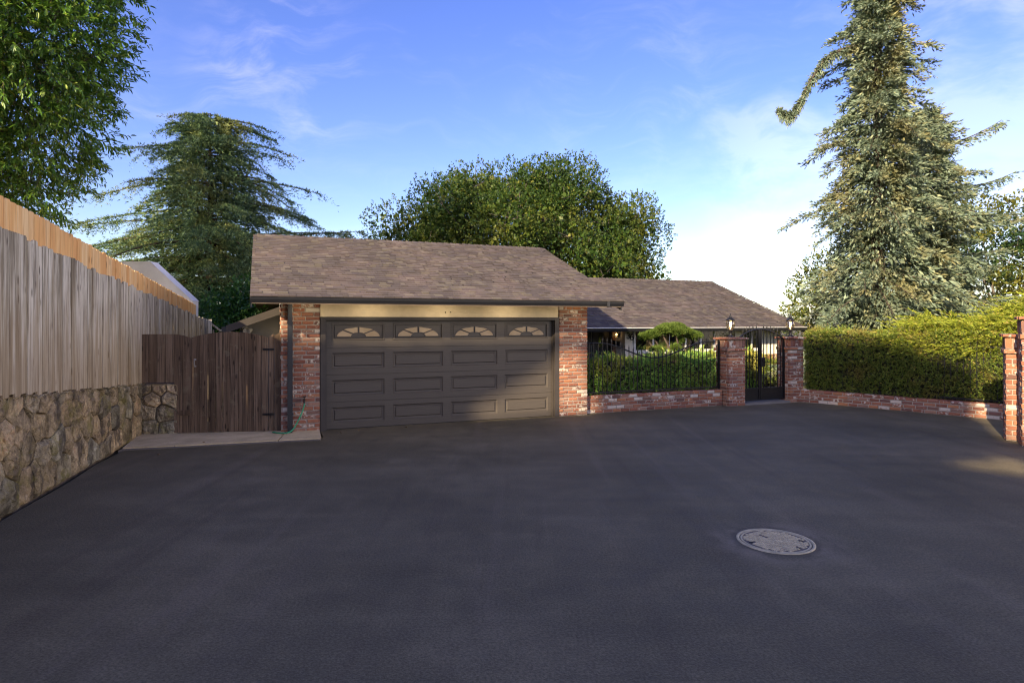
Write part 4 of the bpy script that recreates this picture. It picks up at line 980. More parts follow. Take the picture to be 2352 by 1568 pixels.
L_HEDGE = mk_leaf('hedge_sprig', [(0, (0.069, 0.113, 0.024)), (0.5, (0.151, 0.214, 0.041)), (0.9, (0.283, 0.344, 0.060)), (1, (0.451, 0.313, 0.090))], .18, .55, .3, (0.283, 0.193, 0.064), 1.4)
L_HEDGE2 = mk_leaf('juniper_hedge_sprig', [(0, (0.088, 0.198, 0.047)), (0.5, (0.198, 0.380, 0.081)), (0.9, (0.393, 0.597, 0.112)), (1, (0.600, 0.600, 0.120))], .18, .55, .3, (0.600, 0.500, 0.120), 1.1)
L_JUNI = mk_leaf('juniper_spray', [(0, (0.132, 0.175, 0.021)), (0.5, (0.262, 0.316, 0.033)), (0.9, (0.420, 0.451, 0.053)), (1, (0.420, 0.300, 0.090))], .25, .55, .3)
L_CLOUD = mk_leaf('clipped_pine_needle', [(0, (0.045, 0.087, 0.015)), (0.5, (0.096, 0.160, 0.028)), (1, (0.166, 0.218, 0.045))], .18, .6, .25)
L_IVY = mk_leaf('laurel_leaf', [(0, (0.029, 0.094, 0.021)), (0.6, (0.073, 0.187, 0.038)), (1, (0.156, 0.312, 0.062))], .2, .35, .5)
L_YEL = mk_leaf('yellowing_leaf', [(0, (0.056, 0.089, 0.018)), (0.5, (0.111, 0.149, 0.026)), (1, (0.212, 0.202, 0.036))], .28, .5, .3)
L_DKTREE = mk_leaf('dark_tree_leaf', [(0, (0.016, 0.043, 0.015)), (0.6, (0.032, 0.074, 0.023)), (1, (0.086, 0.115, 0.026))], .22, .5, .3, (0.211, 0.192, 0.026), .5)
TWIG = mk_bark('hedge_twig', (0.010, 0.012, 0.004), (0.030, 0.030, 0.012), 3)

SHADE_BELT.build('shade_belt', L_OAK)['kind'] = 'stuff'  # added leaf quads out of view, shaped to cast shadows on drive and door
# ------------------------------------------------------------------ tall broadleaf tree behind the left fence
bt = thing('broadleaf_tree', 'dense glossy green broadleaf tree overhanging the left board fence', 'tree', (-12.55, 12.97, 0.0))
lumps = []; cx, cz = 0.0, 6.6
base = [(1.75, .2, 6.9, 1.35), (1.9, -.6, 5.9, 1.2), (1.3, .7, 5.2, 1.2), (.6, -.9, 4.9, 1.2), (1.95, .4, 8.3, 1.3), (1.0, -1.2, 6.3, 1.5), (.4, -1.5, 7.8, 1.5), (1.3, 0, 9.6, 1.3), (.2, .8, 9.9, 1.4), (-1, 0, 7, 2.2),
        (-1.2, -1.2, 5.0, 1.4), (.1, .9, 4.4, 1.0), (-.6, -1.9, 6.0, 1.3), (.2, -2.2, 6.9, 1.2), (.0, 1.8, 6.5, 1.5), (-1.5, 1.2, 9, 1.8), (2.35, .1, 6.3, .75), (2.4, .3, 7.5, .8), (1.3, -.4, 4.55, .9), (.9, .2, 4.1, .8), (2.2, .1, 5.2, .95), (1.9, .2, 4.5, .85), (1.5, .5, 3.95, .7), (2.3, -.2, 5.9, 1.0), (.2, -.6, 4.2, .9), (-.5, -1.0, 4.2, .9), (1.2, -.9, 5.4, 1.0),(1.85,-.2,7.6,1.0),(-.3,-1.6,4.6,.9)]
lv = Leaves(); tw = MB()
tw.tube([(0, 0, 0), (.05, .1, 2), (0, 0, 4), (-.1, 0, 8), (0, 0, 12.5)], [.24, .2, .17, .12, .05], 8)
near_leaf = []
KS = 1.41
base = [(x-(.32 if z < 5.75 else .08), y, z, r) for x, y, z, r in base]
base = [(x*KS, y*KS, EYE+(z-EYE)*KS, r*KS) for x, y, z, r in base]
for (x, y, z, r) in base:
    limb(tw, (0, 0, max(2.2, z-2.2)), (x*.8, y*.8, z-.2), .07, .02, 5)
    ns = int(150*r*r)
    P, D = shell((x, y, z), (r, r, r*.95), ns, .35)
    D = unit(D + np.array([0, 0, -.05]) + rdir(ns)*.55)
    # each sprig: a twig with leaves in a spray, tip rosette denser
    Lt = rg.uniform(.25, .52, ns)
    for i in range(ns):
        if i % 3 == 0: tw.tube([P[i]-D[i]*.25, P[i]+D[i]*Lt[i]], [.006, .003], 3, False)
    k = 10; s = np.tile(np.linspace(.15, 1.0, k), ns)[:, None]
    Pk = np.repeat(P, k, axis=0) + np.repeat(D*Lt[:, None], k, axis=0)*s
    A = unit(np.repeat(D, k, axis=0)*.75 + perp(np.repeat(D, k, axis=0))*.85 + np.array([0, 0, -.12]))
    N = unit(np.array([0, 0, 1.0]) + rdir(len(Pk))*.55)
    LL = rg.uniform(.095, .165, len(Pk)); lv.add(long_leaves(Pk, A, N, LL, LL*.34))
crown = lv.build('crown', L_BROAD, bt); crown['kind'] = 'stuff'
tw.build('trunk', M_BARK, bt)
# the 300 leaves nearest the camera are leaves of their own
lm = []
for k in range(4):
    v, f = long_leaves(np.zeros((1, 3)), np.array([[0., 1, 0]]), np.array([[0., 0, 1]]), [.145+.014*k], [.05], .1+.08*k)
    lm.append(np_mesh('leaf', v, f, L_BROAD))
cand = []
for (x, y, z, r) in base[:14]:
    P, D = shell((x, y, z), (r, r, r*.95), 160, .99)
    for p, d in zip(P, D):
        wpos = Vector(p)+bt.location; px = 1176+1430*wpos.x/wpos.y; py = 740-1430*(wpos.z-EYE)/wpos.y
        vis = d @ np.array([.62, -.72, -.25])
        if px > -20 and 0 < py < 480 and vis > .55: cand.append((wpos.length, p, d))
random.shuffle(cand)
for _, p, d in cand[:300]:
    o = bpy.data.objects.new('leaf', random.choice(lm)); C.objects.link(o); o.parent = bt
    q = Vector(d)*.35 + Vector((random.uniform(-1, 1), random.uniform(-1, 1), random.uniform(-.8, .4))); 
    o.location = Vector(p) + Vector(d)*.32; o.rotation_mode = 'QUATERNION'; o.rotation_quaternion = q.to_track_quat('Y', 'Z')

# ------------------------------------------------------------------ conifers
def conifer(root, H, z0, nb_, prof, rise, droop, leafm, kind, trunk_r, extra=(), bark=M_BARK, lean=0.0, dens=1.0, jit=None, zp=.9, inner=6000, fill=.6):
    lv = Leaves(); tb = MB()
    tb.tube([(lean*t*H, 0, t*H) for t in np.linspace(0, 1, 7)], [trunk_r*(1-t*.93) for t in np.linspace(0, 1, 7)], 8)
    br = []
    for i in range(nb_):
        t = (i+random.random())/nb_; z = z0 + (H-z0)*t**zp
        az = i*2.39996 + random.uniform(-.9, .9); L = prof((z-z0)/(H-z0))*random.uniform(*(jit or (.55, 1.15)))
        br.append((z, az, L, rise*random.uniform(.5, 1.5), droop*random.uniform(.7, 1.3)))
    br += list(extra)
    for (z, az, L, ri, dr) in br:
        if L < .12: continue
        dh = np.array([math.cos(az), math.sin(az), 0]); n = 9; s = np.linspace(0, 1, n)
        pts = np.array([lean*z, 0, z]) + dh*(s*L)[:, None] + np.array([0, 0, 1.])*((ri*s - dr*s**2)*L)[:, None]
        sway = np.cross(dh, [0, 0, 1]); pts += sway*(np.sin(s*3)*random.uniform(-.08, .08)*L)[:, None]
        tb.tube([tuple(p) for p in pts], [max(.006, .018*L**.7*(1-q)+.004) for q in s], 4, False)
        if kind == 'deodar':
            m = int(L*9.5*dens)+5; q = rg.uniform(.06, 1.0, m)
            side = np.where(rg.random(m) < .5, 1, -1)[:, None]
            P = np.stack([np.interp(q, s, pts[:, k]) for k in range(3)], 1)
            D = unit(dh*.75 + sway*side*rg.uniform(.3, 1.0, (m, 1)) + np.array([0, 0, -.10]))
            Ls = .12 + (.30 + .22*L*(1-q*.75))*rg.uniform(.15, 1.15, m)**1.3
            j = 13; u = np.tile(np.linspace(.05, 1, j), m)[:, None]
            Pk = np.repeat(P, j, 0) + np.repeat(D*Ls[:, None], j, 0)*u + np.array([0, 0, -1.])*(u**2)*np.repeat(Ls[:, None], j, 0)*np.repeat(rg.uniform(.1, .75, (m, 1)), j, 0)
            Dk = unit(np.repeat(D, j, 0) + np.array([0, 0, .25]))
            Pk[:, 2] -= rg.uniform(0, .22, len(Pk))*(rg.random(len(Pk)) < .35)
            lv.add(tufts(Pk, Dk, 2, .11, .026, 1.0))
            mm = int(L*26)+6; q = rg.uniform(.05, 1, mm); P = np.stack([np.interp(q, s, pts[:, k]) for k in range(3)], 1)
            lv.add(tufts(P, np.tile(unit(np.array([[dh[0], dh[1], .5]])), (mm, 1)), 5, .08, .016, .9))
        else:
            m = int(L*27*dens)+6; q = rg.uniform(.03, 1.0, m)
            side = np.where(rg.random(m) < .5, 1, -1)[:, None]
            P = np.stack([np.interp(q, s, pts[:, k]) for k in range(3)], 1)
            D = unit(dh*.6 + sway*side*rg.uniform(.2, 1.0, (m, 1)) + np.array([0, 0, 1.])*rg.uniform(-.75, .15, (m, 1)))
            Ls = .16 + .30*L*.3*(1-q)*rg.uniform(.5, 1.3, m) + .06
            j = 3; u = np.tile(np.linspace(.1, 1, j), m)[:, None]
            Pk = np.repeat(P, j, 0) + np.repeat(D*Ls[:, None], j, 0)*u
            Dk = unit(np.repeat(D, j, 0)*.9 + rdir(m*j)*.55 + dh*.3)
            n = len(Pk); SL = rg.uniform(.10, .19, n)
            # each shoot is a bottle-brush of crossed blades
            for c in range(3): lv.add(diamonds(Pk, unit(Dk + rdir(n)*.32), perp(Dk), SL*rg.uniform(.7, 1.15, n), SL*.20, .1, .5))
    # inner foliage: broader sprays close to the stem
    ni = inner; t_ = rg.random(ni)**1.5; zz = z0 + .3 + (H-z0-.4)*t_; pr = np.array([prof(t) for t in t_])
    az_ = rg.uniform(0, 2*math.pi, ni); rr = pr*fill*rg.uniform(.02, 1, ni)**.6
    P = np.stack([lean*zz + rr*np.cos(az_), rr*np.sin(az_), zz - (rr*.12)], 1); D = unit(np.stack([np.cos(az_), np.sin(az_), rg.uniform(-.9, .1, ni)], 1) + rdir(ni)*.4)
    lv.add(diamonds(P, D, perp(D), rg.uniform(.14, .27, ni), rg.uniform(.045, .085, ni), .15, .5))
    cr = lv.build('crown', leafm, root); cr['kind'] = 'stuff'
    tb.build('trunk', bark, root)

dz = thing('deodar_tree', 'wide deodar cedar with layered drooping branches behind the plank gate', 'tree', (-10.9, 22.5, 0))
def prof_d(t): return float(np.interp(1.5+t*7.9, [1.5, 3, 4.8, 6, 7.6, 9, 9.4], [4.4, 4.9, 4.8, 4.1, 3.2, 1.7, .8]))*(0.84+.16*math.sin(t*47))
conifer(dz, 9.6, 1.3, 230, prof_d, .16, .34, L_DEODAR, 'deodar', .24, extra=[(4.6, R(-6), 5.7, .26, .15), (4.9, R(8), 4.9, .22, .14), (4.2, R(-14), 5.2, .22, .15), (9.2, R(185), 1.5, .06, .10), (4.0, R(178), 5.5, .12, .12), (3.4, R(192), 5.4, .1, .12), (4.8, R(168), 5.0, .12, .12), (5.6, R(182), 4.4, .12, .14), (9.1, R(5), 2.2, .10, .30), (8.4, R(-15), 3.3, .12, .30), (7.2, R(5), 3.9, .10, .22), (9.3, R(-10), 2.2, .12, .32), (9.2, R(20), 1.9, .12, .30), (9.25, R(170), 1.4, .12, .18), (6.4, R(-5), 3.4, .05, .25), (5.3, R(5), 3.6, .05, .22)], dens=1.25, jit=(.5, 1.15), zp=1.2, inner=13000, fill=.55)

sp = thing('spruce_tree', 'tall ragged blue spruce with a long drooping arm on its left', 'tree', (11.75, 20.0, 0), group='blue spruces behind the hedge')
def prof_s(t): return float(np.interp(.5+t*16.5, [.5, 2.6, 4, 6.8, 9.6, 12.4, 17], [3.7, 4.0, 3.4, 2.5, 1.75, 1.3, .4]))*(0.82+.18*math.sin(t*43))
conifer(sp, 17.0, .3, 275, prof_s, .12, .42, L_SPRUCE, 'spruce', .26, extra=[(11.3, R(182), 1.3, .1, .25), (11.6, R(176), 1.5, .0, .35), (9.2, R(0), 1.6, .1, .2), (8.4, R(-20), 1.9, .1, .25), (7.6, R(10), 2.2, .1, .25), (6.6, R(-15), 2.5, .1, .3), (5.6, R(-35), 2.7, .1, .3), (7.0, R(-40), 2.2, .1, .3), (8.0, R(-60), 1.8, .1, .3)], dens=1.4, inner=26000, fill=.60)
# the long bare arm that hangs out to the left
arm = [(0, 0, 11.0), (-.78, -.1, 10.88), (-1.45, -.2, 10.62), (-1.9, -.25, 10.28), (-2.32, -.3, 9.65), (-2.62, -.3, 9.02), (-2.86, -.3, 8.68), (-3.05, -.3, 8.62), (-3.3, -.3, 8.74)]
ap = np.array(smooth_path([Vector(a) for a in arm], 12), dtype=float); al = Leaves()
n = 1300; q = rg.uniform(0, len(ap)-1.001, n); i0 = q.astype(int); P = ap[i0] + (ap[i0+1]-ap[i0])*(q-i0)[:, None]; tan = unit(ap[i0+1]-ap[i0])
D = unit(tan*.5 + rdir(n)*.8 + np.array([0, 0, -.35])); P = P + D*rg.uniform(0, .13, (n, 1))*(1.15-.75*q/len(ap))[:, None]*(.6+.6*np.sin(q*.9))[:, None]
for c in range(3): al.add(diamonds(P, unit(D+rdir(n)*.3), perp(D), rg.uniform(.09, .19, n), .028, .1, .5))
n = 700; q = rg.uniform(0, len(ap)-1.001, n); i0 = q.astype(int); P = ap[i0] + (ap[i0+1]-ap[i0])*(q-i0)[:, None]; P[:, 2] -= rg.uniform(.03, .30, n)*(.4+.6*np.sin(q*.9)**2)
for c in range(2): al.add(diamonds(P, unit(np.array([[0, 0, -1.]])+rdir(n)*.5), perp(rdir(n)), rg.uniform(.1, .2, n), .026, .1, .5))
al.build('drooping_arm', L_SPRUCE, sp)['kind'] = 'stuff'
MB().tube([tuple(p) for p in ap], [.05*(1-i/len(ap))+.01 for i in range(len(ap))], 6).build('arm_limb', M_BARK, sp)
sp2 = thing('spruce_tree', 'shorter broad blue spruce with upturned tips right of the tall one', 'tree', (14.0, 20.9, 0), group='blue spruces behind the hedge')
def prof_s2(t): return (3.3*(1-t)**.75 + .35)*(0.78+.22*math.sin(t*37))
conifer(sp2, 9.3, .4, 135, prof_s2, .05, -.05, L_SPRUCE, 'spruce', .2, extra=[(7.9, R(-5), 2.3, .1, -.28), (6.5, R(3), 2.9, -.05, -.25), (5.4, R(-8), 3.4, -.1, -.15), (6.9, R(185), 1.5, .1, .1)], dens=1.4, inner=15000, fill=.62)

# ------------------------------------------------------------------ lumpy broadleaf crowns
def lumpy(root, lumps, per, leafm, Lf, trunk_h, trunk_r, bark=M_GBARK, k=5, wide=.62, spread=1.0, lo=.6, core_n=0):
    lv = Leaves(); tb = MB(); tb.tube([(0, 0, 0), (.05, 0, trunk_h*.5), (0, 0, trunk_h)], [trunk_r, trunk_r*.8, trunk_r*.65], 8)
    for (x, y, z, r) in lumps:
        a = (x*.25, y*.25, max(trunk_h*.8, z*.55)); limb(tb, (0, 0, trunk_h*.95), a, trunk_r*.45, trunk_r*.25, 5); limb(tb, a, (x, y, z), trunk_r*.22, .015, 4, .12)
        for _ in range(3):
            d = rdir(1)[0]; limb(tb, (x, y, z), (x+d[0]*r*.8, y+d[1]*r*.8, z+abs(d[2])*r*.8), .02, .006, 3)
        n = int(per*r*r); P, D = shell((x, y, z), (r, r, r*.85), n, .25 if lo < .5 else lo*.6)
        P = P + rdir(n)*.12*r
        D = unit(D*.8 + np.array([0, 0, .35]) + rdir(n)*.5)
        Pk = np.repeat(P, k, 0) + np.repeat(D, k, 0)*rg.uniform(0, Lf*2.2, (n*k, 1)); A = unit(np.repeat(D, k, 0) + rdir(n*k)*spread)
        LL = Lf*rg.uniform(.6, 1.25, n*k); lv.add(diamonds(Pk, A, unit(rdir(n*k)+np.array([0, 0, .6])), LL, LL*wide, .2, .5))
        if core_n:
            n = int(core_n*r*r); P, D = shell((x, y, z), (r*.8, r*.8, r*.7), n, .2); A = rdir(n); lv.add(diamonds(P, A, rdir(n), Lf*rg.uniform(1.8, 3.0, n), Lf*rg.uniform(1.2, 2.0, n), .15, .5))
    lv.build('crown', leafm, root)['kind'] = 'stuff'; tb.build('trunk', bark, root)
ok = thing('oak_tree', 'broad domed evergreen oak rising behind the garage roof', 'tree', (.35, 30.5, 0))
lumps = []
ro = random.Random(9)
NL = 130
for i in range(NL):
    a = i*2.39996 + ro.uniform(-.25, .25); el = -.12 + 1.08*((i+.5)/NL)**1.25
    ce = max(0.0, math.cos(el*1.5))**.70; k_ = ro.choice((.86, .95, 1.0, 1.06))
    x, y, z = 6.05*ce*math.cos(a)*k_, 4.6*ce*math.sin(a)*k_, 4.3 + 4.2*math.copysign(abs(math.sin(max(el, -.1)*1.5))**.85, el)*k_
    lumps.append((x, y, z, ro.choice((.5, .7, .95, 1.25, 1.55))))
for i in range(30): lumps.append((ro.uniform(-4.4, 4.6), ro.uniform(-3, 1), ro.uniform(3.2, 6.6), ro.uniform(.9, 1.4)))
lumps += [(6.0, -1, 4.9, .8), (6.5, -.5, 4.3, .7), (5.6, 0, 3.4, .9), (-6.0, -.5, 4.6, .7), (-6.6, 0, 4.1, .5)]
for i in range(26):
    a = ro.uniform(0, math.pi); lumps.append((6.3*math.cos(a)*ro.uniform(.8, 1.0), ro.uniform(-1.5, .5), 4.4+4.5*math.sin(a)**.8*ro.uniform(.9, 1.03), ro.uniform(.25, .5)))
lumpy(ok, lumps, 215, L_OAK, .105, 2.4, .34, k=5, wide=.62, lo=1.0, core_n=60)

rt = thing('tree', 'small olive green tree between the house roof end and the tall spruce', 'tree', (11.6, 24.0, 0), group='trees behind the spruces')
lumpy(rt, [(.2, 0, 3.4, 1.0), (.7, .2, 4.2, .8), (-.2, -.3, 2.6, .9), (1.1, -.2, 3.0, 1.0), (-.5, 0, 1.8, .9), (.6, -.4, 1.6, 1.0), (1.7, 0, 2.4, 1.0)], 330, L_YEL, .11, 1.4, .10, k=5)
rt2 = thing('tree', 'dark leafy tree with golden top at the far right behind the spruces', 'tree', (20.3, 26.0, 0), group='trees behind the spruces')
lumpy(rt2, [(0, 0, 5.0, 1.4), (-1.6, 0, 5.9, 1.1), (-.8, .2, 6.6, 1.0), (1.0, 0, 6.2, 1.4), (-2.2, -.3, 4.6, 1.2), (1.5, 0, 4.4, 1.6), (-1.2, -.5, 3.4, 1.4), (.6, -.6, 3.0, 1.5), (2.6, 0, 5.4, 1.5), (-2.6, .2, 3.3, 1.2), (2.4, -.4, 2.6, 1.5), (-.2, -.4, 1.8, 1.4), (-2.4, -.2, 2.0, 1.2), (3.6, 0, 4.0, 1.5)], 170, L_DKTREE, .15, 2.0, .2, k=5)
lb = thing('laurel_bush', 'dark green leafy laurel bush behind the plank gate under the deodar', 'bush', (-7.7, 18.6, 0))
lumpy(lb, [(-1.3, 0, 1.5, .9), (-1.0, .2, 2.2, .8), (-.6, -.3, .9, 1.0), (2.8, 0, 1.5, .9), (0, 0, 1.6, .9), (.8, -.2, 1.8, .9), (1.5, 0, 1.6, .9), (-.4, .2, 2.2, .7), (.5, .1, 2.4, .7), (1.2, .2, 2.3, .7), (2.2, .1, 1.8, .9), (1.9, .3, 2.4, .7), (.4, -.5, .9, 1.0), (1.6, -.4, .9, 1.0), (.9, .3, 2.7, .7), (-.3, .3, 2.7, .7), (1.7, .3, 2.7, .6)], 620, L_IVY, .12, .8, .06, k=5, wide=.5)

# ------------------------------------------------------------------ hedges, juniper, clipped pine
def hedge(root, x0, x1, y0, y1, z0, zt, leafm, dens, L, W, k=6, yf=None, bump_=.06, core=.10):
    """zt: top height as a function of x; yf: front offset as a function of x"""
    yf = yf or (lambda x: 0)
    lv = Leaves(); mb = MB(); xs = np.linspace(x0+core*.6, x1-core*.6, 14)
    for a, b in zip(xs[:-1], xs[1:]):
        pa = [(a, y0+yf(a)+core, z0), (a, y1-core, z0), (a, y1-core, zt(a)-core*1.3), (a, y0+yf(a)+core, zt(a)-core*1.3)]
        pb = [(b, y0+yf(b)+core, z0), (b, y1-core, z0), (b, y1-core, zt(b)-core*1.3), (b, y0+yf(b)+core, zt(b)-core*1.3)]
        mb.add(pa+pb, [(0, 3, 2, 1), (4, 5, 6, 7), (0, 4, 7, 3), (1, 2, 6, 5), (3, 7, 6, 2)])
    mb.build('twig_core', TWIG, root)
    def nz(P): return np.array([mnoise.noise(Vector(p)*2.1) + .5*mnoise.noise(Vector(p)*5.3) for p in P])
    zt_m = zt((x0+x1)/2); aF = (x1-x0)*(zt_m-z0); aT = (x1-x0)*(y1-y0); aE = (y1-y0)*(zt_m-z0)
    def emit(P, N):
        P = P + N*(nz(P)*bump_)[:, None]; D = unit(N + np.array([0, 0, .45]) + rdir(len(P))*.45)
        P = P - N*rg.uniform(0, core*.9, (len(P), 1)); lv.add(tufts(P, D, k, L, W, .85))
    n = int(aF*dens); X = rg.uniform(x0, x1, n); u = rg.random(n); ztx = np.array([zt(x) for x in X]); yfx = np.array([yf(x) for x in X])
    emit(np.stack([X, y0+yfx, z0+(ztx-z0)*u], 1), np.tile([[0., -1, 0]], (n, 1)))
    n = int(aT*dens); X = rg.uniform(x0, x1, n); Y = rg.uniform(y0, y1, n); ztx = np.array([zt(x) for x in X])
    emit(np.stack([X, Y, ztx], 1), np.tile([[0., 0, 1]], (n, 1)))
    for xe, sg in ((x0, -1.), (x1, 1.)):
        n = int(aE*dens*.6); emit(np.stack([np.full(n, xe), rg.uniform(y0, y1, n), z0+(zt(xe)-z0)*rg.random(n)], 1), np.tile([[sg, 0, 0]], (n, 1)))
    ns = int((x1-x0)*55); X = rg.uniform(x0, x1, ns); fr = rg.random(ns) < .45
    P = np.stack([X, np.where(fr, y0+.0, rg.uniform(y0, y1, ns)), np.where(fr, z0+(zt_m-z0)*rg.uniform(.1, .95, ns), np.array([zt(x) for x in X]))], 1)
    D = unit(np.where(fr[:, None], np.array([0, -.8, .5]), np.array([0, -.1, 1.])) + rdir(ns)*.45); j = 12; u = np.tile(np.linspace(0, 1, j), ns)[:, None]
    Pk = np.repeat(P, j, 0) + np.repeat(D*rg.uniform(.08, .20, (ns, 1)), j, 0)*u; lv.add(tufts(Pk, np.repeat(D, j, 0), 1, L, W, .7))
    o = lv.build('foliage', leafm, root); o['kind'] = 'stuff'; return o
hl = thing('hedge', 'green juniper hedge with a rusty brown patch behind the picket fence', 'hedge', gp(5.72, .27), TH)
hedge(hl, .02, 3.70, .0, .75, .30, lambda x: 1.15 + .05*math.sin(x*3.1) - .06*(x < .5) , L_HEDGE2, 700, .075, .020, 6, bump_=.09)
hr_ = thing('hedge', 'long tall clipped hedge in shade above the right brick wall', 'hedge', RWO, RWA)
hedge(hr_, .10, 5.3, .06, 1.1, .34, lambda x: 1.80 + .04*math.sin(x*2.3), L_HEDGE, 1000, .062, .016, 6, yf=lambda x: -.02 + (.09*max(0, (x-2.4)/2) if x > 2.4 else 0), bump_=.10)
hb2 = thing('hedge', 'rounded green shrubs growing behind the iron gate', 'shrub', gp(9.9, 1.5), TH)
hedge(hb2, -.3, 2.2, .0, 1.0, .0, lambda x: 1.12 + .10*math.sin(x*4), L_HEDGE2, 520, .075, .020, 6, bump_=.14)
hb3 = thing('hedge', 'low dark clipped hedge under the house windows', 'hedge', gp(8.9, 3.2), TH)
hedge(hb3, 0, 6.2, .0, .5, .0, lambda x: .82 + .05*math.sin(x*3), L_HEDGE, 380, .075, .020, 5, bump_=.08)

jn = thing('juniper_bush', 'feathery yellow-green juniper sprawling above the right end of the hedge', 'bush', RWO, RWA)
ns = 1500
X = rg.uniform(1.9, 8.2, ns); Y = rg.uniform(.25, 3.2, ns)
def jtop(x, y): return 1.70 + .62*np.clip((x-2.0)/3.2, 0, 1) + .26*np.clip(y/2.0, 0, 1) + .12*np.sin(x*2.7+y) 
Z = jtop(X, Y) - rg.uniform(0, .75, ns)**1.4*1.0
Z = np.maximum(Z, 1.2); Y = np.where(Z < jtop(X, Y)-.45, rg.uniform(.1, .5, ns), Y)
D = unit(np.stack([rg.normal(-.35, .55, ns), rg.normal(-.75, .35, ns), rg.normal(.35, .25, ns)], 1))
Lsp = rg.uniform(.25, .55, ns); jl = Leaves(); j = 22
u = np.tile(np.linspace(0, 1, j), ns)[:, None]; sd_ = np.tile(np.where(np.arange(j) % 2, 1., -1.), ns)[:, None]
Dk = np.repeat(D, j, 0); Lk = np.repeat(Lsp[:, None], j, 0); Sk = unit(np.cross(Dk, [0, 0, 1.]))
Pk = np.repeat(np.stack([X, Y, Z], 1), j, 0) + Dk*Lk*u + np.array([0, 0, -1.])*(u**2)*Lk*.28
A = unit(Dk + Sk*sd_*rg.uniform(.2, .9, (ns*j, 1)) + rdir(ns*j)*.35 + np.array([0, 0, -.25])*u)
jl.add(diamonds(Pk, A, perp(A), rg.uniform(.05, .11, ns*j)*(1.15-.5*u[:, 0]), .020, .2, .5))
n = 5200; X = rg.uniform(1.9, 8.2, n); Y = rg.uniform(.2, 3.2, n); P = np.stack([X, Y, jtop(X, Y)-rg.uniform(.0, .35, n)], 1)
jl.add(tufts(P, unit(np.stack([rg.normal(-.3, .4, n), rg.normal(-.6, .3, n), np.full(n, .6)], 1)), 6, .08, .018, .8))
n = 2600; X = rg.uniform(2.0, 8.0, n); P = np.stack([X, rg.uniform(.08, .3, n), rg.uniform(1.3, 2.1, n)], 1); P = P[P[:, 2] < jtop(P[:, 0], P[:, 1])]
jl.add(tufts(P, np.tile(unit(np.array([[-.2, -.8, .5]])), (len(P), 1)), 6, .08, .018, .8))
ns = 420; X = rg.uniform(2.0, 8.2, ns); Y = rg.uniform(.1, 2.6, ns); Z = jtop(X, Y)-.06; j = 34; Lsp = rg.uniform(.35, .85, ns)
D = unit(np.stack([rg.normal(-.75, .35, ns), rg.normal(-.35, .35, ns), rg.normal(.42, .18, ns)], 1)); u = np.tile(np.linspace(0, 1, j), ns)[:, None]
Dk = np.repeat(D, j, 0); Lk = np.repeat(Lsp[:, None], j, 0); Sk = unit(np.cross(Dk, [0, 0, 1.])); sd_ = np.tile(np.where(np.arange(j) % 2, 1., -1.), ns)[:, None]
Pk = np.repeat(np.stack([X, Y, Z], 1), j, 0) + Dk*Lk*u + np.array([0, 0, -1.])*(u**2)*Lk*.30
A = unit(Dk + Sk*sd_*rg.uniform(.2, .8, (ns*j, 1)) + rdir(ns*j)*.3 + np.array([0, 0, -.35])*u)
jl.add(diamonds(Pk, A, perp(A), rg.uniform(.06, .13, ns*j)*(1.2-.7*u[:, 0]), .020, .2, .5))
jl.build('foliage', L_JUNI, jn)['kind'] = 'stuff'
mb = MB()
for x in np.linspace(2.2, 7.6, 10):
    mb.box(x-.35, x+.35, .6, 3.0, 0, float(jtop(x, 1.0))-.45)
mb.build('twig_core', TWIG, jn)
mb = MB()
for x in np.linspace(2.5, 7.5, 9): limb(mb, (x, 1.5, .2), (x-random.uniform(.1, .5), .4, 1.9), .03, .01, 5)
mb.build('stem', M_BARK, jn)

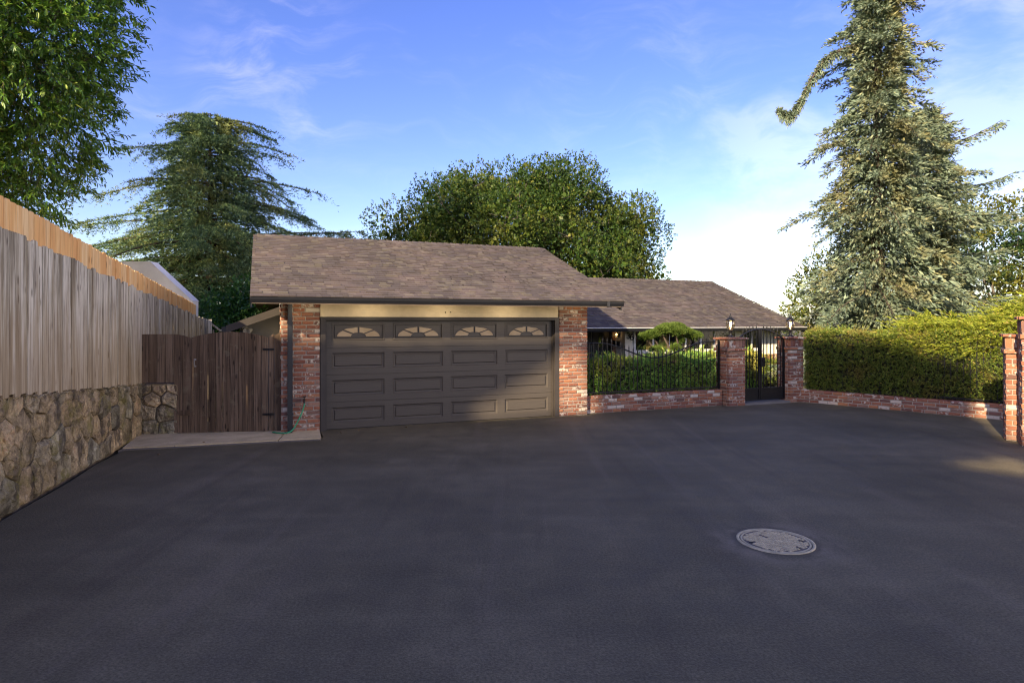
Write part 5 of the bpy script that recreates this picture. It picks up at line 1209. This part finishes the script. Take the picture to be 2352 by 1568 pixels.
cp = thing('cloud_pine', 'cloud-pruned pine with clipped green pads on twisting dark branches', 'tree', gp(9.45, 2.1, -.10), TH)
pads = [(-.62, 0, 1.83, .24, .15), (-.38, -.1, 1.93, .25, .16), (-.12, 0, 1.99, .30, .17), (.18, .05, 2.02, .28, .16), (.02, -.2, 1.90, .28, .16), (.45, 0, 1.90, .26, .14), (.72, -.05, 1.78, .25, .16), (-.56, -.15, 1.42, .23, .12), (-.05, -.25, 1.47, .17, .11), (.22, -.1, 1.66, .13, .10), (-.80, .1, 1.78, .2, .13), (.3, .2, 1.98, .25, .14)]
cl_ = Leaves(); ct = MB()
ct.tube(smooth_path([Vector(p) for p in ((.12, 0, 0), (.10, .02, .5), (.16, 0, .85), (.08, 0, 1.1))], 4), [.075-.002*i for i in range(13)], 7)
for (x, y, z, r, h) in pads:
    fork = Vector((.10, 0, .98)); mid = Vector((x*.55+.05, y+random.uniform(-.1, .1), 1.05+(z-1.05)*.35))
    ct.tube(smooth_path([fork, mid, Vector((x*.85, y, z-h*1.2)), Vector((x, y, z-h*.3))], 4), [.042-.0026*i for i in range(13)], 6)
    n = int(5200*r*r)+140; d = rdir(n); d[:, 2] = np.where(d[:, 2] < -.35, -d[:, 2], d[:, 2])
    P = np.array([x, y, z-.03]) + d*np.array([r, r, h]); cl_.add(tufts(P - d*.04, unit(d+np.array([0, 0, .5])), 6, .062, .012, .6))
    n = 120; P = np.array([x, y, z]) + rdir(n)*np.array([r, r, h])*.6; cl_.add(tufts(P, rdir(n), 6, .08, .03, .8))
cl_.build('clipped_pads', L_CLOUD, cp)['kind'] = 'stuff'; ct.build('trunk', M_BARK, cp)

# fallen leaves along the garage threshold
lf_me = []
for k in range(2):
    v, f = long_leaves(np.zeros((1, 3)), np.array([[0., 1, 0]]), np.array([[0., 0, 1]]), [.06], [.03], .3); lf_me.append(np_mesh('fallen_leaf', v, f, plain('dry_leaf', (.30, .17, .07), .8)))
for (x, y) in ((-5.7, 10.33), (-5.2, 10.45), (-3.2, 11.55), (-2.1, 12.15), (-6.15, 10.15), (-4.75, 10.6), (-2.9, 11.85), (-5.45, 9.6)):
    o = link('fallen_leaf', random.choice(lf_me), None, (x, y, .018 if y < 10.2 else .04)); o.rotation_euler = (random.uniform(-.2, .2), random.uniform(-.2, .2), random.uniform(0, 6))
    if y > 11: o.location.z = .012
    tag(o, 'dry brown fallen leaf lying at the edge of the dark asphalt', 'leaf', 'fallen leaves')
